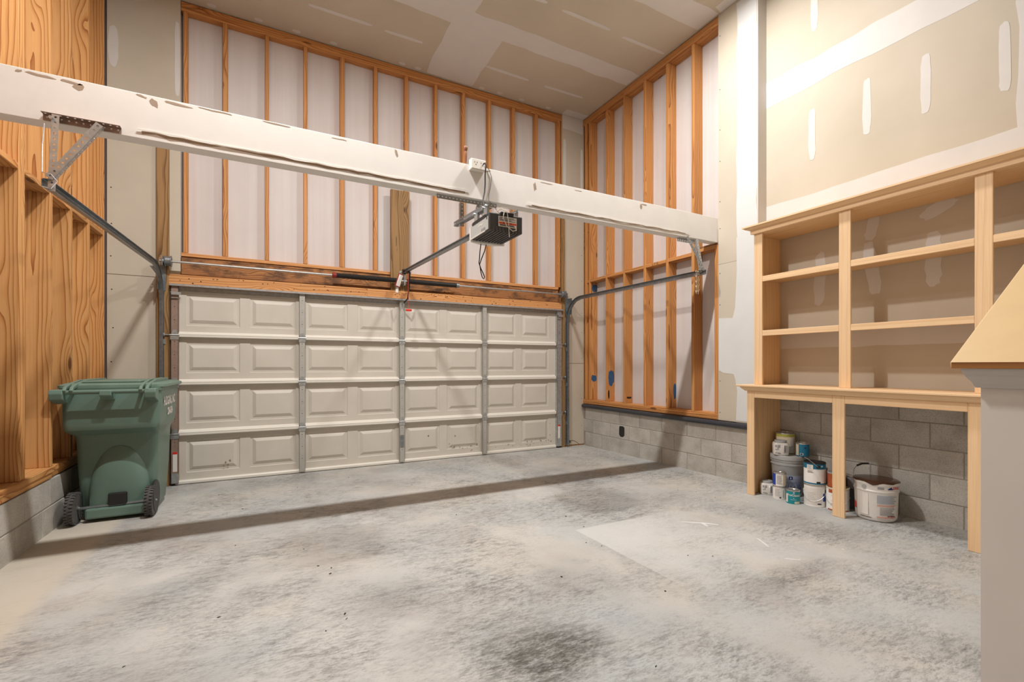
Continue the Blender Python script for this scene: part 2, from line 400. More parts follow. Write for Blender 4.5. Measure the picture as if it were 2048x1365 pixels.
def skin(poly2, plane, at, thick, name, mat, parent, **kw):
    """thin plaster skin: 2-D outline on plane 'x' (y,z), 'y' (x,z) or 'z' (x,y), lying at `at`, facing by sign of thick"""
    P = {'x': lambda p: (at, p[0], p[1]), 'y': lambda p: (p[0], at, p[1]), 'z': lambda p: (p[0], p[1], at)}[plane]
    D = {'x': (thick, 0, 0), 'y': (0, thick, 0), 'z': (0, 0, thick)}[plane]
    return MB().prism([P(p) for p in poly2], (0, 0, 0), D).build(name, mat, parent, **kw)

# ------------------------------------------------------------------ key sizes (metres)
YD = 6.06            # face of the door wall framing
XL, XR = -1.46, 4.46 # faces of left and right walls
XS = 4.595           # recessed face of the right wall behind the shelves
ZC = 5.20            # ceiling
YB = -4.6            # rear wall
def fz(y): return .0105*(YD-y)      # slab falls towards the door

# ------------------------------------------------------------------ setting
fl = MB(); ny = 2
fl.add([(-1.75, YB-.2, fz(YB-.2)), (5.0, YB-.2, fz(YB-.2)), (5.0, 6.4, fz(6.4)), (-1.75, 6.4, fz(6.4)),
        (-1.75, YB-.2, -.2), (5.0, YB-.2, -.2), (5.0, 6.4, -.2), (-1.75, 6.4, -.2)],
       [(0,1,2,3),(7,6,5,4),(0,4,5,1),(1,5,6,2),(2,6,7,3),(3,7,4,0)])
fl.build('floor', 'concrete', kind='structure', label='scuffed grey concrete garage floor with pale patch')
floor_ob = bpy.data.objects['floor']
def fmark(poly, name, mat, t=.0008): MB().prism([(x, y, fz(y)) for x, y in poly], (0, 0, 0), (0, 0, t)).build(name, mat, floor_ob)
fmark([(2.86, 2.66), (2.95, 2.60), (3.04, 2.53), (3.10, 2.45), (3.09, 2.44), (3.02, 2.51), (3.0, 2.46), (2.985, 2.46), (3.0, 2.53), (2.93, 2.595)], 'paint_scuff', 'mud_bright')
fmark(blob_poly(2.95, 1.78, .10, .012, R(-40), wob=.5, seed=4), 'paint_scuff', 'mud_bright'); fmark(blob_poly(3.05, 2.05, .16, .012, R(60), wob=.5, seed=5), 'paint_scuff', 'mud_bright')
rc = random.Random(11); sp_ = MB()
for k in range(46):
    x, y = rc.uniform(-.6, 3.8), rc.uniform(1.3, 5.5); p = blob_poly(x, y, rc.uniform(.006, .018), rc.uniform(.004, .009), rc.uniform(0, 3), n=7, wob=.5, seed=k); sp_.prism([(a, b, fz(b)) for a, b in p], (0, 0, 0), (0, 0, rc.uniform(.001, .004)))
sp_.build('floor_crumbs', 'mark_dark', floor_ob, kind='stuff')
ceil = MB().box((-1.75, YB-.2, ZC), (5.0, 6.4, ZC+.05)).build('ceiling', 'drywall', kind='structure', label='unpainted drywall ceiling with white taped joints')
ci = 0
def cmud(poly, mat='mud'):
    global ci; ci += 1
    skin(poly, 'z', ZC, -.0015-.0001*(ci % 5), 'joint_compound', mat, ceil)
cmud(wavy_rect(-1.44, 4.44, 4.75, 5.01, .015, seed=1)); cmud(wavy_rect(-1.44, 4.44, 3.50, 3.79, .012, seed=2)); cmud(wavy_rect(-1.44, 4.44, 2.3, 2.58, .012, seed=3))
cmud([(y, x) for x, y in wavy_rect(5.005, 6.03, 1.86, 2.52, .02, seed=4)])
cmud([(y, x) for x, y in wavy_rect(3.795, 4.755, 1.40, 2.03, .012, seed=5)])
cmud([(4.05, 5.90), (4.46, 5.90), (4.46, 6.045), (4.05, 6.045)])
cmud([(4.33, YB), (4.455, YB), (4.455, 3.49), (4.33, 3.46)])
for k, (xa, xb, y) in enumerate([(2.87, 3.54, 4.27), (3.74, 4.41, 4.285), (2.53, 3.17, 5.545), (3.43, 4.08, 5.55), (.38, 1.06, 5.49), (1.20, 1.66, 5.50), (2.2, 2.67, 4.27), (-.6, .05, 5.49), (.3, .95, 4.27), (1.1, 1.36, 4.27), (-.9, -.2, 4.27)]):
    cmud(blob_poly((xa+xb)/2, y, xb-xa, .048, R(random.uniform(-1.5, 1.5)), seed=20+k, square=4))
for k, (x, y) in enumerate([(-.55, 6.0), (-.1, 6.0), (.29, 6.0), (.7, 6.01), (1.54, 6.0), (1.75, 6.0), (2.67, 6.01), (2.95, 6.0), (3.31, 6.0), (3.77, 6.0)]):
    cmud(blob_poly(x, y, .085, .055, 0, seed=50+k))

# ---- wall with the door
wf = MB(); OX0, OX1, OZ = -.93, 4.03, 2.16    # door opening
Y0 = YD+.089
wf.box((-1.75, Y0, -.1), (OX0, Y0+.03, 5.2)).box((OX1, Y0, -.1), (5.0, Y0+.03, 5.2)).box((OX0, Y0, OZ), (OX1, Y0+.03, 5.2))
wall_front = wf.build('wall_front', 'sheathing', kind='structure', label='open stud wall above the garage door with pale sheathing')
for (a, b) in [(-.812, -.775), (-.448, -.405), (-.034, .006), (.372, .413), (.785, .834), (1.192, 1.234), (1.590, 1.632), (1.994, 2.036), (2.398, 2.444), (2.797, 2.845), (3.187, 3.236), (3.580, 3.628), (3.990, 4.035)]:
    board('stud', (a, YD, 2.49), (b, Y0, 5.09), 'stud', wall_front)
board('top_plate', (-.832, YD-.002, 5.09), (1.6, Y0, 5.135), 'stud', wall_front, 'x'); board('top_plate', (1.6, YD-.002, 5.09), (4.06, Y0, 5.135), 'stud', wall_front, 'x')
board('top_plate', (-.832, YD+.001, 5.137), (4.06, Y0, 5.19), 'stud', wall_front, 'x')
board('sill_plate', (-.832, YD-.001, 2.45), (4.0, Y0, 2.488), 'header_light', wall_front, 'x')
board('header', (-.832, YD+.012, 2.225), (4.0, Y0, 2.449), 'header_dark', wall_front, 'x')
board('head_jamb', (-.935, YD-.045, 2.120), (1.1, YD+.012, 2.243), 'header_light', wall_front, 'x'); board('head_jamb', (1.1, YD-.045, 2.120), (4.03, YD+.012, 2.243), 'header_light', wall_front, 'x')
board('side_jamb', (-.955, YD-.01, 0), (-.915, YD+.10, 2.12), 'treated', wall_front); board('side_jamb', (4.01, YD-.01, 0), (4.05, YD+.10, 2.12), 'treated', wall_front)
# drywall on both sides of the opening
def dry(name, x0, x1, z0, z1, yy=YD): return board(name, (x0, yy-.013, z0), (x1, yy, z1), 'drywall', wall_front, b=.001)
dry('drywall_panel', -1.445, -.834, 2.205, ZC-.003); dry('drywall_panel', -1.445, -.925, .02, 2.2)
dry('drywall_panel', 4.062, 4.475, 1.305, ZC-.003); dry('drywall_panel', 4.055, 4.475, .02, 1.30)
MB().box((-1.445, YD, 0), (-.956, Y0, 5.19)).build('framing_fill', 'stud', wall_front); MB().box((4.051, YD, 0), (4.6, Y0, 5.19)).build('framing_fill', 'stud', wall_front)
for k, p in enumerate([blob_poly(-1.395, 4.52, .42, .085, R(90), seed=71), blob_poly(-.862, 4.55, .80, .045, R(90), seed=72, square=4), blob_poly(4.105, 4.45, .75, .05, R(90), seed=73, square=4), blob_poly(4.43, 4.4, .65, .045, R(90), seed=74, square=4), wavy_rect(4.065, 4.455, 4.98, 5.19, .02, seed=75)]):
    skin(p, 'y', YD-.013, -.0015, 'joint_compound', 'mud', wall_front)
# dark nail heads on the drywall
nm = MB()
for x in (-1.405, -.965):
    for z in (.6, .95, 1.3, 1.65, 2.0, 2.35, 2.75, 3.1): nm.lathe([(.006, -.0008), (.006, .0002)], 8, 'y', (x+random.uniform(-.01, .01), YD-.0135, z+random.uniform(-.05, .05)))
for x in (4.10, 4.43):
    for z in (.35, .75, 1.15, 1.42, 1.8, 2.15, 2.6, 3.0): nm.lathe([(.005, -.0008), (.005, .0002)], 8, 'y', (x, YD-.0135, z+random.uniform(-.05, .05)))
nm.build('nail_heads', 'mark_dark', wall_front, kind='stuff')
# treated posts carrying the tracks and the board for the opener
board('jamb_post', (-1.035, YD-.052, .0), (-.93, YD-.0135, 3.75), 'treated', wall_front, label='greenish brown treated post left of the garage door')
board('jamb_post', (4.03, YD-.052, .0), (4.085, YD-.0135, 3.75), 'treated', wall_front, label='greenish brown treated post right of the garage door')
board('opener_board', (1.394, YD-.045, 2.245), (1.637, YD-.004, 3.55), 'treated', wall_front, label='wide treated board behind the opener rail')
hn = MB(); rh_ = random.Random(21)
for k in range(60):
    p = blob_poly(rh_.uniform(-.85, 3.95), rh_.uniform(2.15, 2.232), rh_.uniform(.008, .022), rh_.uniform(.005, .012), rh_.uniform(-.3, .3), n=8, wob=.4, seed=k); hn.prism([(a, YD-.0452, b) for a, b in p], (0, 0, 0), (0, -.0006, 0))
hn.build('nail_holes', 'mark_dark', wall_front, kind='stuff')
wall_front['label'] = 'open stud wall above the garage door with pale sheathing'

# ---- left wall: block base, studs, blocking
wall_left = MB().box((XL-.18, YB, .41), (XL-.145, 6.3, 5.2)).build('wall_left', 'sheathing', kind='structure', label='open stud wall of orange pine on a low block base')
MB().box((XL-.19, YB, -.1), (XL-.004, 6.15, .41)).build('mortar_bed', 'mortar', wall_left)
def blocks(wall, x0, x1, face, zlist, yfrom, yto, first, bond):
    for ci_, (za, zb) in enumerate(zlist):
        y = first - (bond if ci_ % 2 else 0)
        while y > yto:
            a = max(y-.406+.007, yto); b = min(y, yfrom)
            if b-a > .05:
                zz0 = max(za, fz((a+b)/2)-.05) if ci_ == 0 else za
                board('cinder_block', (x0, a, zz0+.0035), (x1, b, zb-.0035), 'cinder', wall, 'y', b=.003)
            y -= .406
blocks(wall_left, XL-.15, XL, -1, [(0, .214), (.217, .417)], 6.04, 1.6, 5.80, .27)
board('sill_plate', (XL-.14, YB, .425), (XL+.005, 4.74, .465), 'stud_left', wall_left, 'y'); board('sill_plate', (XL-.14, 4.76, .425), (XL-.01, 6.04, .465), 'stud_left', wall_left, 'y')
board('bottom_plate', (XL-.14, YB, .467), (XL+.012, 4.79, .507), 'stud_left', wall_left, 'y'); board('bottom_plate', (XL-.14, 4.80, .467), (XL, 6.04, .507), 'stud_left', wall_left, 'y')
LST = [(-2.2, -2.16), (-1.7, -1.66), (-1.2, -1.16), (-.7, -.66), (-.25, -.21), (.2, .24), (.62, .66), (1.03, 1.07), (1.44, 1.48), (1.85, 1.89), (2.26, 2.30), (2.67, 2.71), (3.08, 3.12), (3.48, 3.52), (3.86, 3.90),
       (4.225, 4.268), (4.270, 4.313), (4.722, 4.768), (5.13, 5.175), (5.565, 5.605), (6.0, 6.035)]
for (a, b) in LST: board('stud', (XL-.14, a, .508), (XL, b, 5.15), 'stud_left', wall_left)
LG = [(3.52, 3.86), (3.90, 4.225), (4.313, 4.722), (4.768, 5.13), (5.175, 5.565), (5.605, 6.0)]
for k, (a, b) in enumerate(LG): board('blocking', (XL-.14, a+.002, 2.575), (XL-.002, b-.002, 2.615), 'stud_left', wall_left, 'y')
board('top_plate', (XL-.14, YB, 5.151), (XL, 6.04, 5.19), 'stud_left', wall_left, 'y')

# ---- right wall: three block courses, stud bay, drywall; recessed drywall behind the shelves
YJ, YE = 3.525, 3.06
wr = MB().box((XR+.14, YJ-.1, .6), (XR+.17, 6.3, 5.2))
wall_right = wr.build('wall_right', 'sheathing', kind='structure', label='stud bay on grey block base beside unpainted drywall')
MB().box((XR+.014, 2.92, -.1), (XR+.2, 6.15, .62)).box((XS+.009, YB, -.1), (XS+.2, 3.0, 1.03)).build('mortar_bed', 'mortar', wall_right)
zl = [(0, .217), (.217, .420), (.420, .623)]
blocks(wall_right, XR+.01, XR+.16, 1, zl, 6.055, 2.93, 6.406, .203)
blocks(wall_right, XS+.004, XS+.15, 1, zl+[(.623, .826), (.826, 1.03)], 2.915, .0, 2.915+.203, .203)
board('bottom_plate', (XR+.002, YJ, .665), (XR+.139, 6.05, .695), 'stud', wall_right, 'y'); board('bottom_plate', (XR, YJ, .697), (XR+.139, 6.05, .735), 'stud', wall_right, 'y')
RST = [(5.955, 6.0, -.002), (5.86, 5.90, 0), (5.447, 5.487, 0), (5.06, 5.10, 0), (4.655, 4.697, 0), (4.258, 4.302, 0), (3.855, 3.90, 0), (3.528, 3.575, -.002)]
for (a, b, o) in RST: board('stud', (XR+o, a, .736), (XR+.139, b, 5.09 if a > 3.6 else 2.60), 'stud', wall_right)
board('top_plate', (XR-.002, YJ, 5.09), (XR+.139, 6.05, 5.135), 'stud', wall_right, 'y'); board('top_plate', (XR, YJ, 5.137), (XR+.139, 6.05, 5.19), 'stud', wall_right, 'y')
ys = [5.86, 5.487, 5.447, 5.10, 5.06, 4.697, 4.655, 4.302, 4.258, 3.90, 3.855, 3.53]
for k in range(0, 12, 2):
    up = .035 if k == 10 else 0
    board('blocking', (XR-.004, ys[k+1]+.001, 2.575+up*.6), (XR+.139, ys[k]-.001, 2.617+up*.6), 'stud', wall_right, 'y')
board('blocking', (XR+.01, 5.90, 2.575), (XR+.139, 5.954, 2.615), 'stud', wall_right, 'y')
board('blocking', (XR-.006, YJ, 2.63), (XR+.1, 3.86, 2.655), 'header_dark', wall_right, 'y')
# blue spray marks and dark scuffs on the stud sides
def mark(y, x0, x1, z0, z1, mat, seed):
    skin(blob_poly((x0+x1)/2, (z0+z1)/2, x1-x0, z1-z0, 0, wob=.22, seed=seed), 'y', y, -.0008, 'paint_mark', mat, wall_right)
mark(5.86, XR+.03, XR+.135, 2.42, 2.55, 'paint_blue', 1); mark(5.86, XR+.02, XR+.12, 1.02, 1.12, 'paint_blue', 2); mark(5.447, XR+.02, XR+.13, .98, 1.20, 'paint_blue', 3)
mark(5.06, XR+.03, XR+.12, .80, .83, 'mark_dark', 4); mark(4.258, XR+.085, XR+.135, .86, 1.05, 'paint_blue', 5); mark(5.447, XR+.01, XR+.04, .78, .90, 'mark_dark', 6)
for k, (t, y) in enumerate([('L F G', 4.48)]):
    me = text_mesh(t, .05); o = link('stamp', me, 'ink', wall_right); o.location = (XR-.0048, y, 2.597); o.rotation_euler = (R(90), 0, R(-90))
skin(blob_poly(5.14, .33, .115, .15, 0, wob=.12, seed=9, square=5), 'x', XR+.0098, -.0008, 'soot_stain', 'soot', wall_right)
def dryR(x, y0, y1, z0, z1): return board('drywall_panel', (x, y0, z0), (x+.014, y1, z1), 'drywall', wall_right, b=.001)
dryR(XR-.004, YE, YJ-.001, .665, 2.40); dryR(XR-.004, YE, YJ-.001, 2.402, ZC-.003)
MB().box((XR+.0105, YE+.001, .665), (XR+.139, YJ-.002, 5.195)).build('framing_fill', 'stud', wall_right)
dryR(XS, YB, YE-.004, 1.04, 2.552); dryR(XS, YB, YE-.004, 2.554, 4.06); dryR(XS, YB, YE-.004, 4.062, ZC-.003)
MB().box((XR-.004, YE-.013, .67), (XS+.02, YE-.0005, ZC-.003)).build('corner_return', 'mud', wall_right)
MB().box((XS+.0145, YB, 1.04), (XS+.12, YE-.014, ZC-.003)).build('framing_fill', 'stud', wall_right)
wi = 0
def wmud(poly, x=XS, mat='mud'):
    global wi; wi += 1
    if x == XS: poly = [(y*1.0155 if y < 3.04 else y, 1.281+(z-1.281)*1.0155) for y, z in poly]; poly = [(y, min(z, ZC-.004)) for y, z in poly]
    skin(poly, 'x', x, -.0013-.0001*(wi % 6), 'joint_compound', mat, wall_right)
wmud(wavy_rect(YB, 3.02, 3.915, 4.165, .012, seed=81)); wmud(wavy_rect(.2, 3.02, 2.55, 2.90, .012, seed=82)); wmud([(y, z) for z, y in wavy_rect(2.90, 3.93, 1.03, 1.20, .012, seed=83)]); wmud([(y, z) for z, y in wavy_rect(4.15, 5.19, .9, 1.08, .012, seed=84)])
for k, (y, z0, z1) in enumerate([(2.55, 3.21, 3.69), (2.10, 3.25, 3.73), (1.70, 3.24, 3.70), (1.26, 3.18, 3.66), (2.53, 4.41, 4.9), (.6, 3.2, 3.7), (2.1, 4.45, 4.9), (1.7, 4.45, 4.9)]):
    wmud(blob_poly(y, (z0+z1)/2, z1-z0, .062, R(90), wob=.12, seed=90+k, square=4))
for k, (y, z, L, W, a) in enumerate([(2.48, 2.08, .48, .10, 92), (2.06, 2.44, .20, .09, 105), (2.06, 2.10, .46, .10, 82), (1.62, 2.48, .10, .22, 62), (1.65, 2.10, .42, .10, 90), (1.05, 2.1, .44, .12, 90)]):
    wmud(blob_poly(y, z, L, W, R(a), wob=.18, seed=110+k, square=3.5))
wmud(wavy_rect(.2, 3.02, 1.44, 1.60, .01, seed=85))
# drywall column: broad white band with patches
wmud([(y, z) for z, y in wavy_rect(2.645, 5.17, YE+.001, 3.29, .010, seed=86)], XR-.004, 'mud_bright')
wmud([(YE+.001, .68), (3.30, .68), (3.285, 1.0), (3.31, 1.13), (3.33, 1.18), (3.45, 1.19), (3.515, 1.22), (3.515, 1.80), (3.34, 1.79), (3.31, 1.9), (3.29, 2.3), (3.295, 2.65), (YE+.001, 2.65)], XR-.004, 'mud_bright')
nm = MB()
for z in (.75, 1.1, 1.5, 1.95, 2.3, 2.8, 3.1, 3.55, 3.9, 4.35, 4.95): nm.lathe([(.005, -.0008), (.005, .0002)], 8, 'x', (XR-.0045, 3.50, z))
nm.build('nail_heads', 'mark_dark', wall_right, kind='stuff')

# ---- rear wall (behind the camera, only bounces light)
MB().box((-1.75, YB-.05, -.1), (5.0, YB, 5.2)).build('wall_rear', 'drywall', kind='structure', label='plain drywall wall at the back of the garage')

# ---- stair knee wall with sloping cap
KX, KY0, KY1, SL = 1.632, .365, .499, .60
def kz(x): return 1.272+SL*(x-1.60)
kw = MB(); xe = 4.0
kw.loft([[(KX, KY0, 0), (xe, KY0, 0), (xe, KY0, kz(xe)), (KX, KY0, kz(KX)-.02)], [(KX, KY1, 0), (xe, KY1, 0), (xe, KY1, kz(xe)), (KX, KY1, kz(KX)-.02)]])
wall_stair = kw.build('wall_stair', 'knee_paint', kind='structure', label='low plastered stair wall under a sloping wooden cap')
cp = MB(); CY0, CY1, th = KY0-.052, KY1+.050, .018
prof = [(1.598, 1.288), (1.602, 1.2905), (xe, 1.2905+SL*(xe-1.602)), (xe, 1.272+SL*(xe-1.602)), (1.612, 1.272), (1.600, 1.274)]
cp.prism([(x, CY0, z) for x, z in prof], (0, CY0, 0), (0, CY1, 0)); cp.build('wall_cap', 'cap_mdf', wall_stair, bevel=.003, label='pale sloping cap board of the stair wall')
MB().box((1.5955, CY0+.002, 1.2715), (1.5985, CY1-.004, 1.2875)).build('cap_nosing', 'cap_edge', wall_stair, label='brown rounded front edge of the cap')
cr = MB(); pts = [(KX-.002, 1.222), (KX-.008, 1.222), (KX-.011, 1.229), (KX-.012, 1.233), (KX-.016, 1.240), (KX-.022, 1.249), (KX-.024, 1.253), (KX-.024, 1.256), (KX-.028, 1.262), (KX-.030, 1.271), (KX-.002, 1.271)]
cr.loft([[(x, KY0-(KX-x), z) for x, z in pts], [(x, KY1+(KX-x), z) for x, z in pts]]); cr.build('crown_moulding', 'primer_grey', wall_stair, smooth=True)
for y, s_ in ((KY1, 1), (KY0, -1)):
    q = MB(); q.loft([[(X_, y+s_*(KX-x), z+SL*(X_-KX)) for x, z in pts] for X_ in (KX+.001, xe)]); q.build('crown_moulding', 'primer_grey', wall_stair, smooth=True)

# ---- white boxed beam
BY0, BY1, BZ0, BZ1 = 3.53, 3.63, 2.652, 2.925
beam = MB().box((XL, BY0, BZ0), (XR-.004, BY1, BZ1)).build('ceiling_beam', 'beam_white', kind='structure', label='white plastered beam crossing the garage above the door tracks', bevel=.003)
def strip(edge, x0, x1, z, amp, width, seed):
    rr = random.Random(seed); n = int((x1-x0)/.07); top = []; bot = []; zz = z
    for i in range(n+1):
        x = x0+(x1-x0)*i/n; zz = z+rr.uniform(-amp, amp); top.append((x, zz+width*rr.uniform(.0, .35))); bot.append((x, zz-width*rr.uniform(.35, 1.0)))
    return top + bot[::-1]
for k, (x0, x1, z, wd) in enumerate([(-.68, 1.42, 2.697, .022), (2.05, 3.95, 2.688, .013)]):
    skin(strip(0, x0, x1, z, .006, wd, 130+k), 'y', BY0, -.0012, 'torn_tape', 'torn_paper', beam)
skin(strip(0, -.70, 1.44, 2.706, .004, .006, 133), 'y', BY0-.0035, -.003, 'lifted_tape', 'beam_white', beam)
skin(strip(0, 2.0, 4.0, 2.694, .004, .006, 134), 'y', BY0-.0035, -.003, 'lifted_tape', 'beam_white', beam)
for k, (x, z, L, W, a) in enumerate([(-1.13, 2.905, .12, .012, -3), (-1.0, 2.902, .10, .014, -2), (-.97, 2.885, .05, .03, 20), (-.62, 2.885, .035, .045, 40), (-.68, 2.91, .05, .012, -15), (-.5, 2.905, .14, .014, -2), (-.3, 2.915, .18, .008, -1), (.05, 2.915, .16, .008, -1), (.45, 2.905, .10, .006, 0), (2.08, 2.86, .03, .07, 8), (3.32, 2.875, .03, .045, -8), (3.36, 2.9, .07, .01, 0), (2.2, 2.905, .12, .006, 0), (1.62, 2.9, .06, .008, 20), (-1.22, 2.905, .03, .012, 20), (.86, 2.89, .02, .05, 15), (2.55, 2.90, .08, .006, 0)]):
    skin(blob_poly(x, z, L, W, R(a), n=11, wob=.5, seed=140+k), 'y', BY0, -.0008, 'torn_paper', 'torn_paper', beam)

# ------------------------------------------------------------------ garage door
YF = 6.045   # inner skin of the door sections
door = empty('garage_door', (1.555, YF, 0), label='closed double garage door of four beige panelled steel sections', cat='garage door')
def dl(p): return (p[0]-1.555, p[1]-YF, p[2])
DX0, DX1 = -.905, 4.015
joints = [.02, .548, 1.088, 1.598, 2.125]
PX = [(-.783, -.285), (-.187, .288), (.397, .87), (.989, 1.459), (1.590, 2.062), (2.165, 2.640), (2.760, 3.231), (3.332, 3.806)]
ST = [(.320, .384), (1.502, 1.566), (2.678, 2.742)]
def raised_panel(x0, x1, z0, z1):
    """embossed panel: groove, bevel and raised field"""
    mb = MB(); rings = []
    for inset, dy in ((0, 0), (.006, .008), (.028, .008), (.034, .004), (.062, -.010), (.066, -.010)):
        rings.append([(x0+inset, dy, z0+inset), (x1-inset, dy, z0+inset), (x1-inset, dy, z1-inset), (x0+inset, dy, z1-inset)])
    mb.loft(rings, caps=False); mb.f.append(tuple(len(mb.v)-4+k for k in range(4)))
    return mb
for i in range(4):
    z0, z1 = joints[i], joints[i+1]; pz0, pz1 = z0+.105, z1-.075
    if i == 0: pz0 = z0+.10
    if i == 3: pz1 = z1-.085
    mb = MB()
    xs = sorted([DX0, DX1] + [v for p in PX for v in p])
    holes = {(round(a, 3), round(b, 3)) for a, b in PX}
    for a, b in zip(xs, xs[1:]):
        if (round(a, 3), round(b, 3)) in holes: segs = [(z0+.003, pz0), (pz1, z1-.003)]
        else: segs = [(z0+.003, z1-.003)]
        for s0, s1 in segs: mb.box(dl((a, YF, s0)), dl((b, YF+.012, s1)))
    sec = mb.build('door_section', 'door_paint', door)
    for a, b in PX:
        o = raised_panel(a, b, pz0, pz1).build('raised_panel', 'door_paint', sec); o.location = dl((0, YF, 0))
    # folded rails along the joint
    if i > 0:
        zz = z0
        m2 = MB()
        edges = [DX0+.03] + [v for p in ST for v in p] + [DX1-.095]
        for a, b in zip(edges[::2], edges[1::2]):
            P_ = [(0, zz-.020), (-.044, zz-.023), (-.049, zz-.017), (-.049, zz-.004), (-.045, zz), (-.049, zz+.004), (-.049, zz+.012), (-.042, zz+.020), (-.014, zz+.028), (0, zz+.038)]
            m2.prism([dl((a+.003, YF+y, z)) for y, z in P_], (0, 0, 0), (b-a-.006, 0, 0))
        m2.build('joint_rail', 'door_rail', sec, label='pale folded rail along the section joint')
    # galvanised stiles, hinges
    for (a, b) in ST + [(DX0-.005, DX0+.06), (DX1-.085, DX1)]:
        mid = (a, b) in ST
        m3 = MB().box(dl((a, YF-.056, z0+.004)), dl((b, YF-.0535, z1-.004))).box(dl((a, YF-.056, z0+.004)), dl((a+.0025, YF, z1-.004))).box(dl((b-.0025, YF-.056, z0+.004)), dl((b, YF, z1-.004)))
        stl = m3.build('stile', 'stile_grey' if mid else ('steel_brown' if a < 0 else 'galv'), sec)
        hm = MB()
        for zc_ in (z0+.16, z0+.30, z0+.44):
            for dz in (-.03, 0, .03): hm.lathe([(.0045 if dz == 0 else .0025, -.0006), (.0045 if dz == 0 else .0025, .0002)], 8, 'y', dl(((a+b)/2, YF-.0564, zc_+dz)))
        hm.build('rivets', 'mark_dark', stl, kind='stuff')
        if i > 0:
            c = (a+b)/2
            h = MB().box(dl((a-.004, YF-.0605, z0-.05)), dl((b+.004, YF-.0565, z0-.004))).prism([dl((c-.030, YF-.0565, z0+.004)), dl((c+.030, YF-.0565, z0+.004)), dl((c+.016, YF-.0565, z0+.055)), dl((c-.016, YF-.0565, z0+.055))], (0, 0, 0), (0, -.004, 0))
            h.tube([dl((a-.010, YF-.062, z0)), dl((b+.010, YF-.062, z0))], .0065, 8)
            for dz in (-.028, .026): h.lathe([(.006, -.003), (.006, .002)], 8, 'y', dl((c, YF-.0615, z0+dz)))
            h.build('hinge', 'galv', sec)
            if not mid:
                sx = -1 if a < 0 else 1; ex = a if sx < 0 else b
                MB().tube([dl((ex, YF-.05, z0)), dl((ex+sx*.075, YF-.05, z0))], .005, 8).lathe([(.020, -.012), (.023, -.006), (.023, .006), (.020, .012)], 16, 'x', dl((ex+sx*.062, YF-.05, z0))).build('roller', 'galv_dark', sec)
top = MB(); zt = 2.125
P_ = [(0, zt+.016), (-.070, zt+.012), (-.078, zt+.004), (-.078, zt-.010), (-.074, zt-.010), (-.072, zt+.002), (-.064, zt+.006), (-.004, zt+.010), (-.004, zt-.045), (-.020, zt-.050), (-.020, zt-.054), (0, zt-.054)]
top.prism([dl((DX0-.012, YF-.004+y, z)) for y, z in P_], (0, 0, 0), (DX1-DX0+.024, 0, 0)); top.build('top_strut', 'galv', door, label='galvanised strut along the top of the door')
for sx, x in ((-1, DX0), (1, DX1-.08)):
    MB().box(dl((x-.01, YF-.075, 2.045)), dl((x+.085, YF-.045, 2.050))).box(dl((x, YF-.078, 2.020)), dl((x+.085, YF-.074, 2.05))).box(dl((x, YF-.075, 1.985)), dl((x+.06, YF-.0565, 1.990))).build('top_bracket', 'galv', door)
MB().prism([dl((DX0+.03, YF+y, z)) for y, z in [(.012, .006), (-.030, .006), (-.034, .014), (-.034, .034), (-.028, .042), (-.01, .046), (.012, .046)]], (0, 0, 0), (DX1-DX0-.12, 0, 0)).build('bottom_rail', 'door_rail', door, label='pale bottom rail with rubber seal')
MB().tube([dl((DX0, YF-.005, .004)), dl((DX1, YF-.005, .004))], .011, 8).build('bottom_seal', 'rubber', door)
for x, s_ in ((DX0, 1), (DX1-.085, 1)):
    MB().box(dl((x, YF-.0615, .03)), dl((x+.065, YF-.057, .13))).build('bottom_bracket', 'galv', door)
    MB().box(dl((x+.012, YF-.0580, .15)), dl((x+.05, YF-.0564, .36))).build('warning_sticker', 'paper_white', door, label='white warning sticker with red top edge')
    MB().box(dl((x+.012, YF-.0588, .335)), dl((x+.05, YF-.0581, .36))).build('sticker_band', 'red', door)
MB().box(dl((1.512, YF-.066, .22)), dl((1.556, YF-.057, .37))).build('lift_handle', 'galv_dark', door)
# chipped paint low on the door
rr = random.Random(5); dm = MB()
for k in range(70):
    x = rr.choice([rr.uniform(2.2, 2.65), rr.uniform(2.78, 3.9), rr.uniform(2.78, 3.9)]); z = .06+abs(rr.gauss(0, .09)); L = rr.uniform(.004, .02)
    if z > .45: continue
    p = blob_poly(x, z, L, L*rr.uniform(.4, 1.6), rr.uniform(0, 3), n=7, wob=.5, seed=k)
    dm.prism([dl((a, YF-.0006, b)) for a, b in p], (0, 0, 0), (0, -.0004, 0))
for (x, z) in [(-.42, .2), (-.40, .17), (-.44, .16), (-.38, .215), (1.9, .33), (2.28, .30)]:
    p = blob_poly(x, z, .022, .016, rr.uniform(0, 3), n=7, wob=.5, seed=int(x*100)); dm.prism([dl((a, YF-.0135, b)) for a, b in p], (0, 0, 0), (0, -.0004, 0))
dm.build('paint_chips', 'steel_brown', door, kind='stuff')

